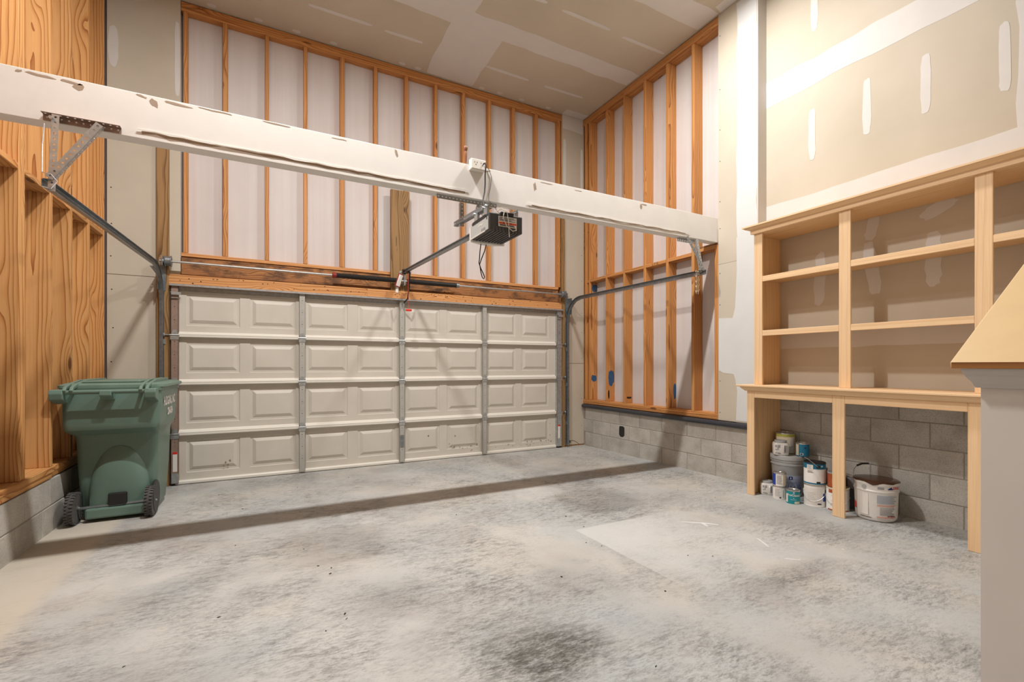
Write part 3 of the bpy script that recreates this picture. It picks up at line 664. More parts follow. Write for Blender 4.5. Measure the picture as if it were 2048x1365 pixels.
# ---- tracks
def track(name, x_low, x_end, y_end, sgn, label):
    root = empty(name, (x_low, 6.0, 0), label=label, cat='door track', group='door tracks')
    path = [(x_low, 5.985, .03), (x_low, 5.985, 1.0), (x_low, 5.985, 1.92)]; zc_, r = 2.285, .34
    for k in range(1, 10):
        a = R(90*k/9); path.append((x_low, 5.985-r*(1-math.cos(a)), zc_-r+r*math.sin(a)))
    y2 = path[-1][1]
    for k in range(1, 6): path.append((x_low+(x_end-x_low)*k/5, y2+(y_end-y2)*k/5, zc_))
    prof_ = [(-.026, -.014), (-.026, .014), (-.020, .022), (.020, .022), (.026, .014), (.026, -.014), (.023, -.014), (.023, .013), (.018, .019), (-.018, .019), (-.023, .013), (-.023, -.014)]
    rings = []
    for i, p in enumerate(path):
        p = Vector(p); d = (Vector(path[min(i+1, len(path)-1)])-Vector(path[max(i-1, 0)])).normalized()
        out = Vector((sgn, 0, 0)); out = (out-d*out.dot(d)).normalized(); n = d.cross(out)
        rings.append([tuple(p+n*a+out*b-Vector((x_low, 6.0, 0))) for a, b in prof_])
    MB().loft(rings).build('track_rail', 'galv_dark', root, smooth=True)
    return root
tl = track('door_track', -.985, -1.085, 3.46, -1, 'galvanised curved door track beside the green bin and left post')
tr = track('door_track', 4.115, 4.165, 3.46, 1, 'galvanised curved door track in front of the right stud bay')
def rel(root, p): return (p[0]-root.location.x, p[1]-root.location.y, p[2]-root.location.z)
def part_angle(root, a, b, side, up, mat='galv', name='hanger_angle', **kw):
    return angle_iron(rel(root, a), rel(root, b), side, up, **kw).build(name, mat, root)
part_angle(tl, (-1.12, 3.526, 2.690), (-.775, 3.526, 2.690), (0, 0, -1), (0, -1, 0), 'steel_brown', 'beam_angle', W=.034)  # brown tone here paints in the shade lying on this angle
part_angle(tl, (-1.085, 3.475, 2.25), (-1.072, 3.49, 2.685), (1, 0, 0), (0, 1, 0))
part_angle(tl, (-1.065, 3.472, 2.31), (-.850, 3.486, 2.665), (0, 0, 1), (0, 1, 0), W=.036)
MB().tube([rel(tl, p) for p in [(-1.10, 3.45, 2.26), (-1.06, 3.44, 2.25), (-1.04, 3.46, 2.30), (-1.06, 3.44, 2.33), (-1.10, 3.45, 2.34), (-1.105, 3.47, 2.5), (-1.10, 3.48, 2.62)]], .003, 6).build('tie_wire', 'galv', tl)
for z in (2.27, 2.655): MB().lathe([(.010, -.008), (.010, .008)], 6, 'y', rel(tl, (-1.07, 3.47, z))).build('bolt', 'galv', tl)
part_angle(tr, (3.90, 3.60, 2.65), (4.17, 3.60, 2.65), (0, -1, 0), (0, 0, -1), 'galv', 'beam_angle', W=.034)
part_angle(tr, (3.925, 3.50, 2.64), (4.160, 3.485, 2.30), (0, 0, 1), (0, -1, 0), 'galv')
part_angle(tr, (4.095, 3.52, 2.64), (4.165, 3.50, 2.29), (1, 0, 0), (0, 1, 0), 'galv')
# flag brackets and jamb brackets
for root, x, s_ in ((tl, -.985, -1), (tr, 4.115, 1)):
    MB().box(rel(root, (x+s_*.020, 5.90, 2.06)), rel(root, (x+s_*.024, 6.015, 2.31))).box(rel(root, (min(x+s_*.02, x-s_*.03), 6.004, 2.06)), rel(root, (max(x+s_*.02, x-s_*.03), 6.0075, 2.40))).build('flag_bracket', 'galv_dark', root)
    a = angle_iron(rel(root, (x+s_*.026, 6.0, 2.235)), rel(root, (x+s_*.026, 5.72, 2.262)), (0, 0, 1), (s_, 0, 0), W=.028, pitch=.035, r=.007); a.build('brace_angle', 'galv_dark', root)
    for z in (.35, .95, 1.5): MB().box(rel(root, (x-.012, 6.000, z)), rel(root, (x+.028, 6.0075, z+.05))).box(rel(root, (x+s_*.018-.002, 5.985, z)), rel(root, (x+s_*.018+.002, 6.0075, z+.05))).build('jamb_bracket', 'galv', root)

# ---- torsion spring
YT, ZT = 5.945, 2.362
ts = empty('torsion_spring', (1.55, YT, ZT), label='black torsion springs on a steel shaft above the garage door', cat='spring')
MB().tube([(-2.50-.05, 0, 0), (2.50, 0, 0)], .0127, 10).build('shaft', 'steel_rod', ts)
for s_, x0, x1 in ((-1, -.83, -.04), (1, .04, .72)):
    sp = MB(); n = 0; L = x1-x0; rings = int(L/.009)
    prf = []
    for k in range(rings):
        xx = x0+L*k/rings; prf += [(.0285, xx), (.0315, xx+.0045)]
    prf.append((.0285, x1)); sp.lathe(prf, 14, 'x'); sp.build('spring_coil', 'black_metal', ts, smooth=False)
    ex = x0 if s_ < 0 else x1
    MB().lathe([(.020, -.03), (.036, -.02), (.036, -.008), (.030, .0), (.030, .02)], 14, 'x', (ex-.012 if s_ < 0 else ex+.012, 0, 0)).build('winding_cone', 'dark_red' if s_ < 0 else 'galv_dark', ts)
    dx = -2.475 if s_ < 0 else 2.445
    MB().lathe([(.030, -.035), (.056, -.030), (.058, -.024), (.050, -.020), (.050, .018), (.058, .022), (.058, .028), (.030, .034)], 24, 'x', (dx, 0, 0)).build('cable_drum', 'galv_dark', ts, smooth=True)
    MB().box((dx-s_*.012-.004, -.02, -.30), (dx-s_*.012+.004, .06, .04)).build('end_bearing_plate', 'galv', ts) if False else None
    MB().box((dx+s_*.045-.002, -.045, -.05), (dx+s_*.045+.002, .062, .05)).lathe([(.022, -.008), (.022, .008)], 14, 'x', (dx+s_*.045, 0, 0)).build('end_bearing', 'galv', ts)
MB().box((-.006, -.035, -.06), (.006, .068, .06)).lathe([(.024, -.012), (.024, .012)], 14, 'x').build('center_bracket', 'galv', ts)

# ------------------------------------------------------------------ opener with rail
XO = 1.55
op = empty('garage_door_opener', (XO, 3.2, 2.26), label='dark grey garage door opener motor with long rail hung from the beam', cat='door opener')
def ol(p): return (p[0]-XO, p[1]-3.2, p[2]-2.26)
hs = MB(); xa, xb, ya, yb, za, zb = 1.41, 1.69, 3.05, 3.38, 2.262, 2.392
hs.box(ol((xa+.004, ya, za)), ol((xb, yb, zb)))
hous = hs.build('housing', 'opener_dark', op, bevel=.008)
MB().box(ol((xa-.002, ya+.004, za+.006)), ol((xa+.003, yb-.01, zb-.03))).build('side_panel', 'opener_grey', op, label='light grey side panel of the opener')
rb = MB()
for k in range(9):
    x = xa+.035+k*.026; rb.box(ol((x, ya+.01, za-.006)), ol((x+.012, yb-.02, za+.002))); rb.box(ol((x, ya-.004, za-.004)), ol((x+.012, ya+.012, za+.03)))
rb.build('vent_ribs', 'opener_dark', hous)
ln = MB(); out = []
n = 14
for k in range(n+1):
    t = k/n; x = xa-.008+(xb-xa+.016)*t; out.append((x, yb+.012+.05*math.sin(math.pi*t)))
ring = lambda z, e: [ol((xa-.008, yb-.012, z))] + [ol((x, y-e, z)) for x, y in out] + [ol((xb+.008, yb-.012, z))]
ln.loft([ring(za-.014, .012), ring(za-.008, 0), ring(za+.09, 0), ring(za+.10, .012)]); ln.build('light_lens', 'lens_white', op, smooth=True, label='white curved light cover of the opener')
lip = MB().loft([[ol((xa-.009, ya+.05, z)) , ol((xa-.003, ya+.05, z)), ol((xa-.003, yb, z)), ol((xa-.009, yb, z))] for z in (za-.002, za+.004)]); lip.build('lens_edge', 'lens_white', op)
MB().box(ol((xa+.075, ya-.0095, za+.032)), ol((xa+.225, ya-.0085, zb-.022))).build('rating_label', 'paper_white', op)
MB().box(ol((xa+.078, ya-.0105, za+.052)), ol((xa+.222, ya-.0096, za+.066))).build('warning_band', 'orange_print', op)
tb = MB()
for k, (z, x0, x1) in enumerate([(.098, .08, .11), (.098, .12, .20), (.090, .08, .105), (.090, .115, .215), (.082, .08, .18), (.075, .08, .215), (.059, .11, .135), (.059, .145, .185), (.045, .085, .2), (.039, .085, .21)]):
    tb.box(ol((xa+x0, ya-.0112, za+z)), ol((xa+x1, ya-.0106, za+z+.0035)))
tb.build('label_print', 'print_black', op, kind='stuff')
me = text_mesh('LiftMaster', .022, bold=.0006); o = link('logo', me, 'white_plastic', op); o.location = ol((xa-.0028, ya+.14, za+.068)); o.rotation_euler = (R(90), 0, R(-90))
MB().box(ol((xa-.0026, ya+.02, zb-.05)), ol((xa-.0018, ya+.035, zb-.012))).box(ol((xa-.004, ya+.05, zb-.03)), ol((xa-.0018, yb-.04, zb-.006))).build('side_vent', 'black_plastic', op)
vn = MB()
for k in range(3): vn.box(ol((xa-.0028, ya+.06+.025*k, za+.012)), ol((xa-.0018, ya+.068+.025*k, za+.032)))
vn.build('push_buttons', 'black_plastic', op, kind='stuff')
MB().box(ol((xa+.10, ya-.006, zb-.016)), ol((xa+.20, ya+.04, zb+.012))).build('terminal_block', 'black_plastic', op)
# rail: T profile running down to the header
ra, rb_ = Vector(ol((XO, 3.36, 2.385))), Vector(ol((1.53, 5.86, 2.470)))
dv = (rb_-ra).normalized(); upv = Vector((0, 0, 1)); upv = (upv-dv*upv.dot(dv)).normalized(); sv = dv.cross(upv)
tp = [(-.021, .014), (.021, .014), (.021, .007), (.006, .004), (.006, -.016), (.016, -.018), (.016, -.024), (-.016, -.024), (-.016, -.018), (-.006, -.016), (-.006, .004), (-.021, .007)]
MB().loft([[tuple(q+sv*a+upv*b) for a, b in tp] for q in (ra, ra+(rb_-ra)*.36, rb_)]).build('rail', 'galv_dark', op, label='long steel rail of the opener')
MB().loft([[tuple(q+sv*a+upv*b) for a, b in [(-.005, .0145), (.005, .0145), (.005, .021), (-.005, .021)]] for q in (ra, rb_)]).build('drive_belt', 'black_plastic', op)
E_ = ol((1.53, 5.86, 2.47))
MB().box((E_[0]-.022, E_[1]-.03, E_[2]-.03), (E_[0]+.022, E_[1]+.03, E_[2]+.025)).build('rail_end_pulley', 'black_plastic', op)
MB().box(ol((1.512, 5.88, 2.435)), ol((1.518, 6.012, 2.475))).box(ol((1.542, 5.88, 2.435)), ol((1.548, 6.012, 2.475))).box(ol((1.505, 6.008, 2.40)), ol((1.555, 6.012, 2.50))).build('header_bracket', 'galv', op)
# trolley, arm, red release cord, hanging tag
MB().box(ol((1.515, 5.66, 2.425)), ol((1.55, 5.76, 2.455))).build('trolley', 'black_plastic', op)
MB().tube([ol(p) for p in [(1.555, 5.69, 2.43), (1.556, 5.74, 2.25), (1.556, 5.80, 2.115), (1.54, 5.94, 2.075)]], .0095, 8).build('door_arm', 'black_metal', op)
MB().lathe([(.028, -.006), (.034, -.004), (.034, .004), (.028, .006)], 18, 'x', ol((1.535, 5.955, 2.06))).build('arm_bracket', 'galv', op)
MB().tube([ol(p) for p in [(1.53, 5.68, 2.42), (1.532, 5.68, 2.2), (1.536, 5.68, 1.975)]], .0035, 6).build('release_cord', 'red', op)
rh = MB().box(ol((1.500, 5.672, 1.945)), ol((1.575, 5.688, 1.972))); rh.build('release_handle', 'red', op, bevel=.006, label='red emergency release handle on a cord')
tg = MB().box((-.024, -.0008, -.15), (.024, .0008, 0)).build('hang_tag', 'paper_white', op); tg.location = ol((1.475, 5.80, 2.41)); tg.rotation_euler = (0, R(17), 0)
tg2 = MB().box((-.033, -.0006, -.16), (.03, .0006, .012)).build('hang_tag_backing', 'dark_red', op); tg2.location = ol((1.472, 5.803, 2.41)); tg2.rotation_euler = (0, R(17), 0)
MB().box(ol((1.455, 6.006, 2.215)), ol((1.49, 6.012, 2.30))).build('tag_plate', 'white_plastic', op)
# hanging angles
def oa(a, b, side, up, mat='galv', **kw): return angle_iron(ol(a), ol(b), side, up, **kw).build('hanger_angle', mat, op)
oa((1.19, 3.56, 2.652), (1.72, 3.56, 2.652), (0, 0, -1), (0, 1, 0), W=.036)
oa((1.425, 3.10, 2.438), (1.425, 3.80, 2.485), (0, 0, 1), (1, 0, 0), 'galv_dark', W=.036, pitch=.025)
oa((1.43, 3.66, 2.648), (1.43, 3.66, 2.45), (1, 0, 0), (0, 1, 0))
oa((1.545, 3.58, 2.62), (1.60, 3.42, 2.46), (1, 0, 0), (0, 1, 0))
oa((1.675, 3.10, 2.43), (1.675, 3.70, 2.47), (0, 0, 1), (-1, 0, 0), 'galv_dark', W=.03)
for y in (3.12, 3.17, 3.34): MB().lathe([(.010, -.006), (.010, .006)], 6, 'x', ol((1.418, y, 2.455))).build('bolt', 'galv', op)
for x_ in (1.42, 1.66):
    for y_ in (3.10, 3.28): MB().box(ol((x_, y_, 2.388)), ol((x_+.02, y_+.06, 2.445))).build('mount_ear', 'galv', op)
wn = MB()
for pts_ in ([(1.49, 3.06, 2.41), (1.50, 3.03, 2.42), (1.55, 3.03, 2.405), (1.565, 3.04, 2.35), (1.57, 3.04, 2.27), (1.575, 3.04, 2.225)],
             [(1.47, 3.06, 2.40), (1.50, 3.02, 2.425), (1.56, 3.02, 2.425), (1.61, 3.03, 2.40), (1.62, 3.045, 2.385)],
             [(1.53, 3.04, 2.40), (1.52, 3.035, 2.36), (1.55, 3.035, 2.30), (1.60, 3.035, 2.27), (1.63, 3.035, 2.28), (1.62, 3.035, 2.31)]):
    wn.tube([ol(p) for p in pts_], .003, 6)
wn.build('bell_wires', 'white_wire', op)

# ---- outlet box on the beam, cords, turned handle
ob = empty('outlet_box', (1.52, BY0-.02, BZ1-.045), label='white outlet box with plugged-in cord on top edge of the beam', cat='outlet')
MB().box((-.066, -.028, -.005), (.066, .02, .082)).build('box_body', 'white_plastic', ob, bevel=.004)
MB().box((-.062, -.033, .0), (.062, -.0285, .078)).build('cover_plate', 'white_plastic', ob, bevel=.002)
soc = MB()
for x in (-.026, .030):
    soc.box((x-.012, -.0340, .046), (x-.009, -.0331, .058)); soc.box((x+.009, -.0340, .046), (x+.012, -.0331, .058)); soc.lathe([(.004, -.0340), (.004, -.0331)], 8, 'y', (x, 0, .034))
soc.build('socket_slots', 'mark_dark', ob, kind='stuff')
cord = MB().tube([(1.558, BY0-.055, 2.925), (1.562, BY0-.085, 2.925), (1.566, BY0-.09, 2.90), (1.568, BY0-.07, 2.84), (1.575, BY0-.055, 2.77), (1.568, BY0-.06, 2.70), (1.548, BY0-.07, 2.62), (1.545, BY0-.10, 2.56), (1.55, BY0-.16, 2.50), (1.56, 3.32, 2.42)], .0055, 8)
cord.build('power_cord', 'black_plastic', label='black power cord looping from the beam outlet to the opener', cat='cord', smooth=True)
lp = MB().tube([(1.505, 3.40, 2.255), (1.505, 3.42, 2.20), (1.500, 3.42, 2.13), (1.496, 3.42, 2.10), (1.51, 3.42, 2.06), (1.535, 3.42, 2.015), (1.545, 3.42, 1.99), (1.538, 3.42, 1.975), (1.525, 3.42, 1.985), (1.512, 3.42, 2.03), (1.502, 3.42, 2.09), (1.52, 3.42, 2.14), (1.545, 3.42, 2.20), (1.552, 3.40, 2.255)], .0042, 8)
lp.build('antenna_wire', 'black_plastic', label='thin black wire loop dangling below the opener', cat='wire', smooth=True)
MB().tube([(1.62, BY0+.01, 2.931), (1.63, BY0-.006, 2.92), (1.655, BY0-.006, 2.86), (1.648, BY0-.006, 2.78), (1.63, BY0-.006, 2.70), (1.628, BY0-.01, 2.655), (1.645, BY0-.06, 2.60), (1.64, 3.35, 2.50), (1.60, 3.12, 2.42)], .0022, 6).build('bell_wire', 'mark_dark', label='hair-thin brown wire trailing over the beam beside the outlet', cat='wire')
hd = MB().lathe([(.004, 0), (.008, .02), (.012, .07), (.013, .10), (.010, .115), (.014, .122), (.018, .135), (.018, .148), (.012, .158), (.004, .160)], 16)
hd = hd.build('wooden_handle', 'brown_turned', smooth=True, label='small turned brown wooden handle standing on the beam', cat='handle'); hd.location = (1.437, BY0+.03, BZ1)

# ---- hanging chain, pipe, sensor
ch = empty('hanging_chain', (4.13, 3.545, 2.03), label='short brass-coloured chain hanging from the right door track', cat='chain')
for k, dx in enumerate((0, .03)):
    lk = MB()
    for j in range(9):
        z = .265-j*.028 - (0.0 if k else .0); a = (j % 2)*R(90)+R(30)
        pts_ = [(dx+.009*math.cos(t)*math.cos(a), .009*math.cos(t)*math.sin(a), z+.017*math.sin(t)) for t in [2*math.pi*i/10 for i in range(11)]]
        lk.tube(pts_, .0032, 5, caps=False)
    lk.build('chain_strand', 'chain', ch)
MB().tube([(0, 0, .26), (.0, -.03, .285), (.015, -.05, .275), (.03, -.03, .285), (.03, 0, .26)], .0035, 6).build('hook_wire', 'chain', ch)
MB().tube([(XR-.022, 6.02, .631), (XR-.022, 5.0, .630), (XR-.024, 4.0, .629), (XR-.022, 3.01, .630)], .030, 14).build('drain_pipe', 'pipe_black', label='black plastic pipe resting along the block ledge', cat='pipe', smooth=True)
ss = empty('safety_sensor', (4.175, YD-.03, .075), label='small black safety sensor low on the right of the garage door', cat='sensor')
MB().box((-.022, -.02, -.018), (.022, .016, .018)).build('sensor_body', 'black_plastic', ss, bevel=.004)
MB().lathe([(.012, -.028), (.012, -.018)], 12, 'y').build('sensor_eye', 'wheel_hub', ss)
MB().tube([(.02, .012, 0), (.07, .014, .012), (.13, .014, -.005), (.2, .014, -.05)], .002, 6).tube([(-.02, .012, .01), (-.05, .014, .04), (-.07, .014, .06)], .002, 6).build('sensor_wire', 'mark_dark', ss)

# ------------------------------------------------------------------ green wheeled cart
CX = -1.108
ct = empty('wheeled_trash_cart', (CX, 4.9, fz(4.95)), label='dark green wheeled trash cart standing beside the garage door', cat='trash cart')
def rrect(hw, y0, y1, z, r, n=5):
    out = []
    for cx_, cy_, a0 in ((hw-r, y1-r, 0), (-hw+r, y1-r, 90), (-hw+r, y0+r, 180), (hw-r, y0+r, 270)):
        for k in range(n+1):
            a = R(a0+90*k/n); out.append((cx_+r*math.cos(a), cy_+r*math.sin(a)-4.9, z))
    return out
bd = MB().loft([rrect(.225, 4.975, 5.44, .015, .05), rrect(.245, 4.955, 5.47, .04, .06), rrect(.262, 4.935, 5.52, .35, .06), rrect(.270, 4.915, 5.54, .66, .055), rrect(.275, 4.90, 5.545, .70, .05), rrect(.293, 4.83, 5.555, .725, .05), rrect(.302, 4.768, 5.565, .755, .055), rrect(.306, 4.752, 5.575, .80, .06), rrect(.314, 4.782, 5.61, 1.055, .05), rrect(.322, 4.770, 5.62, 1.06, .05), rrect(.324, 4.768, 5.625, 1.088, .05)])
body = bd.build('body', 'cart_green', ct, smooth=True)
# arched foot panel leaning out towards the wheels
ar = MB(); NX, NZ = 20, 10; hw, zt_ = .205, .60; g = []
for i in range(NX+1):
    x = -hw+2*hw*i/NX; ztop = .17+(zt_-.17)*math.sqrt(max(0, 1-(x/hw)**2))
    for j in range(NZ+1):
        z = .125+(ztop-.125)*j/NZ; yb_ = 4.958-.062*(z/.66)+.0; d = .085*(1-math.exp(-(ztop-z)/.16))
        g.append((x+.015, yb_-d-4.9+.012, z))
ar.add(g, [(i*(NZ+1)+j, (i+1)*(NZ+1)+j, (i+1)*(NZ+1)+j+1, i*(NZ+1)+j+1) for i in range(NX) for j in range(NZ)])
bk = [(p[0], .09, p[2]) for p in g]
o_ = len(ar.v); ar.v += bk
for i in range(NX): ar.f.append((i*(NZ+1), o_+i*(NZ+1), o_+(i+1)*(NZ+1), (i+1)*(NZ+1)))
for j in range(NZ):
    ar.f.append((j, j+1, o_+j+1, o_+j)); e = NX*(NZ+1); ar.f.append((e+j, o_+e+j, o_+e+j+1, e+j+1))
ar.build('foot_panel', 'cart_green', ct, smooth=True)
MB().box((-.045, -.052, .125), (.075, .02, .225)).build('axle_pocket', 'black_plastic', ct, bevel=.01)
MB().box((-.19, -.055, .03), (.215, .05, .115)).build('step_bar', 'cart_green', ct, bevel=.015)
MB().tube([(-.27, -.03, .122), (.25, -.03, .130)], .011, 8).build('axle', 'galv_dark', ct)
for sx in (-1, 1):
    MB().box((sx*.235-.055, -.02, .03), (sx*.235+.03, .19, .27)).build('wheel_recess', 'black_plastic', ct, bevel=.02) if False else None
    wx = -.262 if sx < 0 else .232
    wh = empty('wheel', (wx, -.03, .128)); wh.parent = ct
    MB().lathe([(.085, -.024), (.112, -.026), (.120, -.018), (.122, 0), (.120, .018), (.112, .026), (.085, .024)], 36, 'x').build('tire', 'rubber', wh, smooth=True)
    td = MB()
    for k in range(30):
        a = 2*math.pi*k/30; c_, s_ = math.cos(a), math.sin(a); c2, s2 = math.cos(a+.10), math.sin(a+.10)
        for x0, x1 in ((-.028, -.006), (.006, .028)):
            off = .1 if x0 < 0 else 0
            p = [(x0, .116*math.cos(a+off), .116*math.sin(a+off)), (x1, .116*math.cos(a+off), .116*math.sin(a+off)), (x1, .116*math.cos(a+off+.11), .116*math.sin(a+off+.11)), (x0, .116*math.cos(a+off+.11), .116*math.sin(a+off+.11))]
            q = [(v[0], v[1]*1.105, v[2]*1.105) for v in p]
            td.loft([p, q])
    td.build('tread', 'rubber', wh, kind='stuff')
    hb = MB().lathe([(.086, -.012), (.086, .012)], 24, 'x').lathe([(.024, -.03), (.026, .018), (.012, .032)], 14, 'x')
    for k in range(6):
        a = 2*math.pi*k/6+.3; hb.tube([(.016, .02*math.cos(a), .02*math.sin(a)), (.016, .088*math.cos(a), .088*math.sin(a))], .009, 6)
    hb.build('hub', 'wheel_hub', wh)
    MB().lathe([(.009, 0), (.009, .006), (.004, .010)], 10, 'x', (.032, 0, 0)).build('hub_cap', 'galv', wh)
# wheel arch dark hollows
MB().lathe([(.130, -.010), (.136, 0), (.130, .010)], 28, 'x', (.2505, .035, .150)).build('wheel_arch', 'black_plastic', ct)
# handle bar with brackets
MB().tube([(-.315, -.215, 1.06), (.285, -.215, 1.06)], .016, 12).build('handle_bar', 'cart_green', ct, smooth=True)
for x0, x1 in ((-.345, -.265), (.225, .30), (-.055, .02)):
    big = abs(x0+x1) > .3
    MB().prism([(x0, y, z) for y, z in ([(-.115, 1.080), (-.235, 1.080), (-.245, 1.05), (-.235, 1.005), (-.205, .995), (-.115, .965)] if big else [(-.115, 1.07), (-.235, 1.07), (-.24, 1.03), (-.19, 1.0), (-.115, .985)])], (0, 0, 0), (x1-x0, 0, 0)).build('handle_bracket', 'cart_green', ct, bevel=.006)
# lid
def lrect(hw, y0, y1, z, r, crown): return [(p[0], p[1], z+crown*(1-(p[0]/hw)**2)) for p in rrect(hw, y0, y1, 0, r)]
lid = MB().loft([rrect(.335, 4.782, 5.66, 1.082, .06), rrect(.345, 4.775, 5.675, 1.088, .06), rrect(.342, 4.778, 5.67, 1.108, .06), rrect(.30, 4.80, 5.62, 1.125, .06), rrect(.27, 4.84, 5.58, 1.122, .06)]).build('lid', 'cart_green_lid', ct, smooth=True)
MB().box((-.22, -.03, 1.122), (.16, .62, 1.138)).build('lid_panel', 'cart_green_lid', lid, bevel=.012)
for x in (-.27, .19):
    MB().prism([(x, y, z) for y, z in [(-.225, 1.045), (-.24, 1.075), (-.215, 1.100), (-.12, 1.125), (.10, 1.148), (.6, 1.150), (.6, 1.12), (-.1, 1.10), (-.20, 1.08)]], (0, 0, 0), (.022, 0, 0)).prism([(x+.04, y, z) for y, z in [(-.225, 1.045), (-.24, 1.075), (-.215, 1.100), (-.12, 1.125), (.10, 1.148), (.6, 1.150), (.6, 1.12), (-.1, 1.10), (-.20, 1.08)]], (0, 0, 0), (.022, 0, 0)).build('hinge_strap', 'cart_green_lid', lid, bevel=.004)
for k, (t, y, z, sz) in enumerate([('HUDGINS, INC', 5.16, .962, .105), ('228-6334', 5.20, .865, .085)]):
    me = text_mesh(t, sz, bold=.0035)
    for v in me.vertices: v.co.x *= .74 if k == 0 else .72
    o = link('stencil', me, 'paper_white', ct, label='white stencilled lettering'); o.location = (.3155 if k == 0 else .3125, y-4.9, z-.01); o.rotation_euler = (R(90), R(0), R(90)); o.rotation_euler = Matrix.Rotation(R(90), 3, 'Z').to_4x4().to_quaternion().to_matrix().to_4x4().to_euler() if False else (R(90), 0, R(90))

# ------------------------------------------------------------------ built-in shelving
SY = [(2.83, 2.915), (2.065, 2.153), (1.225, 1.315), (.38, .47)]
base = empty('base_shelf_unit', (4.3, 1.65, fz(1.65)), label='open maple base frame holding paint cans below the worktop', cat='shelf unit')
def bl(p): return (p[0]-4.3, p[1]-1.65, p[2]-fz(1.65))
def bboard(root, f, name, lo, hi, mat, axis, **kw): return board(name, f(lo), f(hi), mat, root, axis, **kw)
for k, (a, b) in enumerate([(2.845, 2.918), (2.060, 2.152), (1.225, 1.318), (.38, .47)]):
    bboard(base, bl, 'post', (4.10, a, fz(a)), (4.12, b, 1.03), 'maple', 'z')
bboard(base, bl, 'side_panel', (4.12, 2.899, fz(2.9)), (XS, 2.917, 1.07), 'maple_panel', 'z'); bboard(base, bl, 'side_panel', (4.12, .38, fz(.4)), (XS, .40, 1.07), 'maple_panel', 'z')
for (a, b) in [(2.152, 2.845), (1.318, 2.060), (.47, 1.225)]: bboard(base, bl, 'apron', (4.1005, a+.0005, .968), (4.119, b-.0005, 1.03), 'maple', 'y')
mo = MB(); mp_ = [(4.099, 1.03), (4.085, 1.032), (4.080, 1.040), (4.068, 1.050), (4.058, 1.062), (4.055, 1.070), (4.12, 1.070), (4.12, 1.03)]
mo.loft([[bl((x, 2.918+(4.10-min(x, 4.10)), z)) for x, z in mp_], [bl((x, .38, z)) for x, z in mp_]]); mo.build('cove_moulding', 'maple_y', base)
wt = MB().box((4.035, .33, 1.0715), (XS-.003, 2.995, 1.089))  .build('worktop', 'maple_y', bevel=.004, label='long maple worktop ledge between base frame and wall shelves', cat='worktop')
hut = empty('wall_shelf_unit', (4.35, 1.65, 1.089), label='maple wall shelves with crown top standing on the worktop', cat='shelf unit')
def hl(p): return (p[0]-4.35, p[1]-1.65, p[2]-1.089)
for k, (a, b) in enumerate(SY): bboard(hut, hl, 'post', (4.20, a, 1.0895), (4.22, b, 2.553), 'maple', 'z')
bboard(hut, hl, 'side_panel', (4.22, 2.896, 1.0895), (XS-.003, 2.914, 2.56), 'maple_panel', 'z'); bboard(hut, hl, 'side_panel', (4.22, .38, 1.0895), (XS-.003, .398, 2.56), 'maple_panel', 'z')
for (a, b) in [(2.153, 2.83), (1.315, 2.065), (.47, 1.225)]:
    for z in (2.082, 1.560): bboard(hut, hl, 'shelf_edge', (4.2005, a+.0005, z), (4.219, b-.0005, z+.052), 'maple', 'y')
for z in (2.114, 1.592): bboard(hut, hl, 'shelf', (4.2205, .40, z), (XS-.004, 2.895, z+.018), 'maple_panel', 'y')
bboard(hut, hl, 'top_board', (4.2205, .398, 2.545), (XS-.003, 2.895, 2.563), 'maple_panel', 'y')
cm = MB()
def corn(prof, name, mat):
    q = MB(); q.loft([[hl((x, 2.915+max(0, 4.20-x), z)) for x, z in prof], [hl((x, .35, z)) for x, z in prof]]); return q.build(name, mat, hut)
corn([(4.178, 2.553), (4.178, 2.589), (4.22, 2.589), (4.22, 2.553)], 'fascia', 'maple_y')
corn([(4.177, 2.5895), (4.170, 2.592), (4.158, 2.598), (4.142, 2.604), (4.136, 2.610), (4.132, 2.614), (4.22, 2.614), (4.22, 2.5895)], 'crown_moulding', 'maple_y')
corn([(4.122, 2.6145), (4.122, 2.628), (XS-.003, 2.628), (XS-.003, 2.6145)], 'crown_cap', 'maple_y')
corn([(XS-.02, 2.628), (XS-.02, 2.636), (XS-.003, 2.636), (XS-.003, 2.628)], 'wall_bead', 'maple_y')

# ------------------------------------------------------------------ paint cans and buckets
def vessel(name, x, y, z, label, cat, group=None, spin=0):
    n = math.hypot(x, y); v = (x/n, y/n); rz = math.atan2(-v[0], v[1])+R(spin)
    return empty(name, (x, y, z), rz, label=label, cat=cat, group=group)
def patch(mb, r, a0, a1, z0, z1, t=.0006, r2=None):
    """bent label patch; angle 0 faces the camera, positive to its right"""
    n = max(2, int(abs(a1-a0)/7)); v = []; f = []
    r2 = r if r2 is None else r2
    for i in range(n+1):
        a = R(a0+(a1-a0)*i/n)
        for zz, q in ((z0, r), (z1, r2)):
            for rr_ in (q+t*.2, q+t): v.append((rr_*math.sin(a), -rr_*math.cos(a), zz))
    for i in range(n):
        a = 4*i; b = a+4; f += [(a+1, b+1, b+3, a+3), (a, a+2, b+2, b), (a, b, b+1, a+1), (a+2, a+3, b+3, b+2)]
    f += [(0, 1, 3, 2), (4*n, 4*n+2, 4*n+3, 4*n+1)]
    mb.add(v, f); return mb
def bend_text(txt, size, r, ang, z, mat, root, sx=1.0, bold=0.0, t=.0016):
    me = text_mesh(txt, size, bold=bold)
    for v in me.vertices:
        a = R(ang)+v.co.x*sx/r; zz = v.co.y+z; v.co = ((r+t)*math.sin(a), -(r+t)*math.cos(a), zz)
    return link('lettering', me, mat, root)
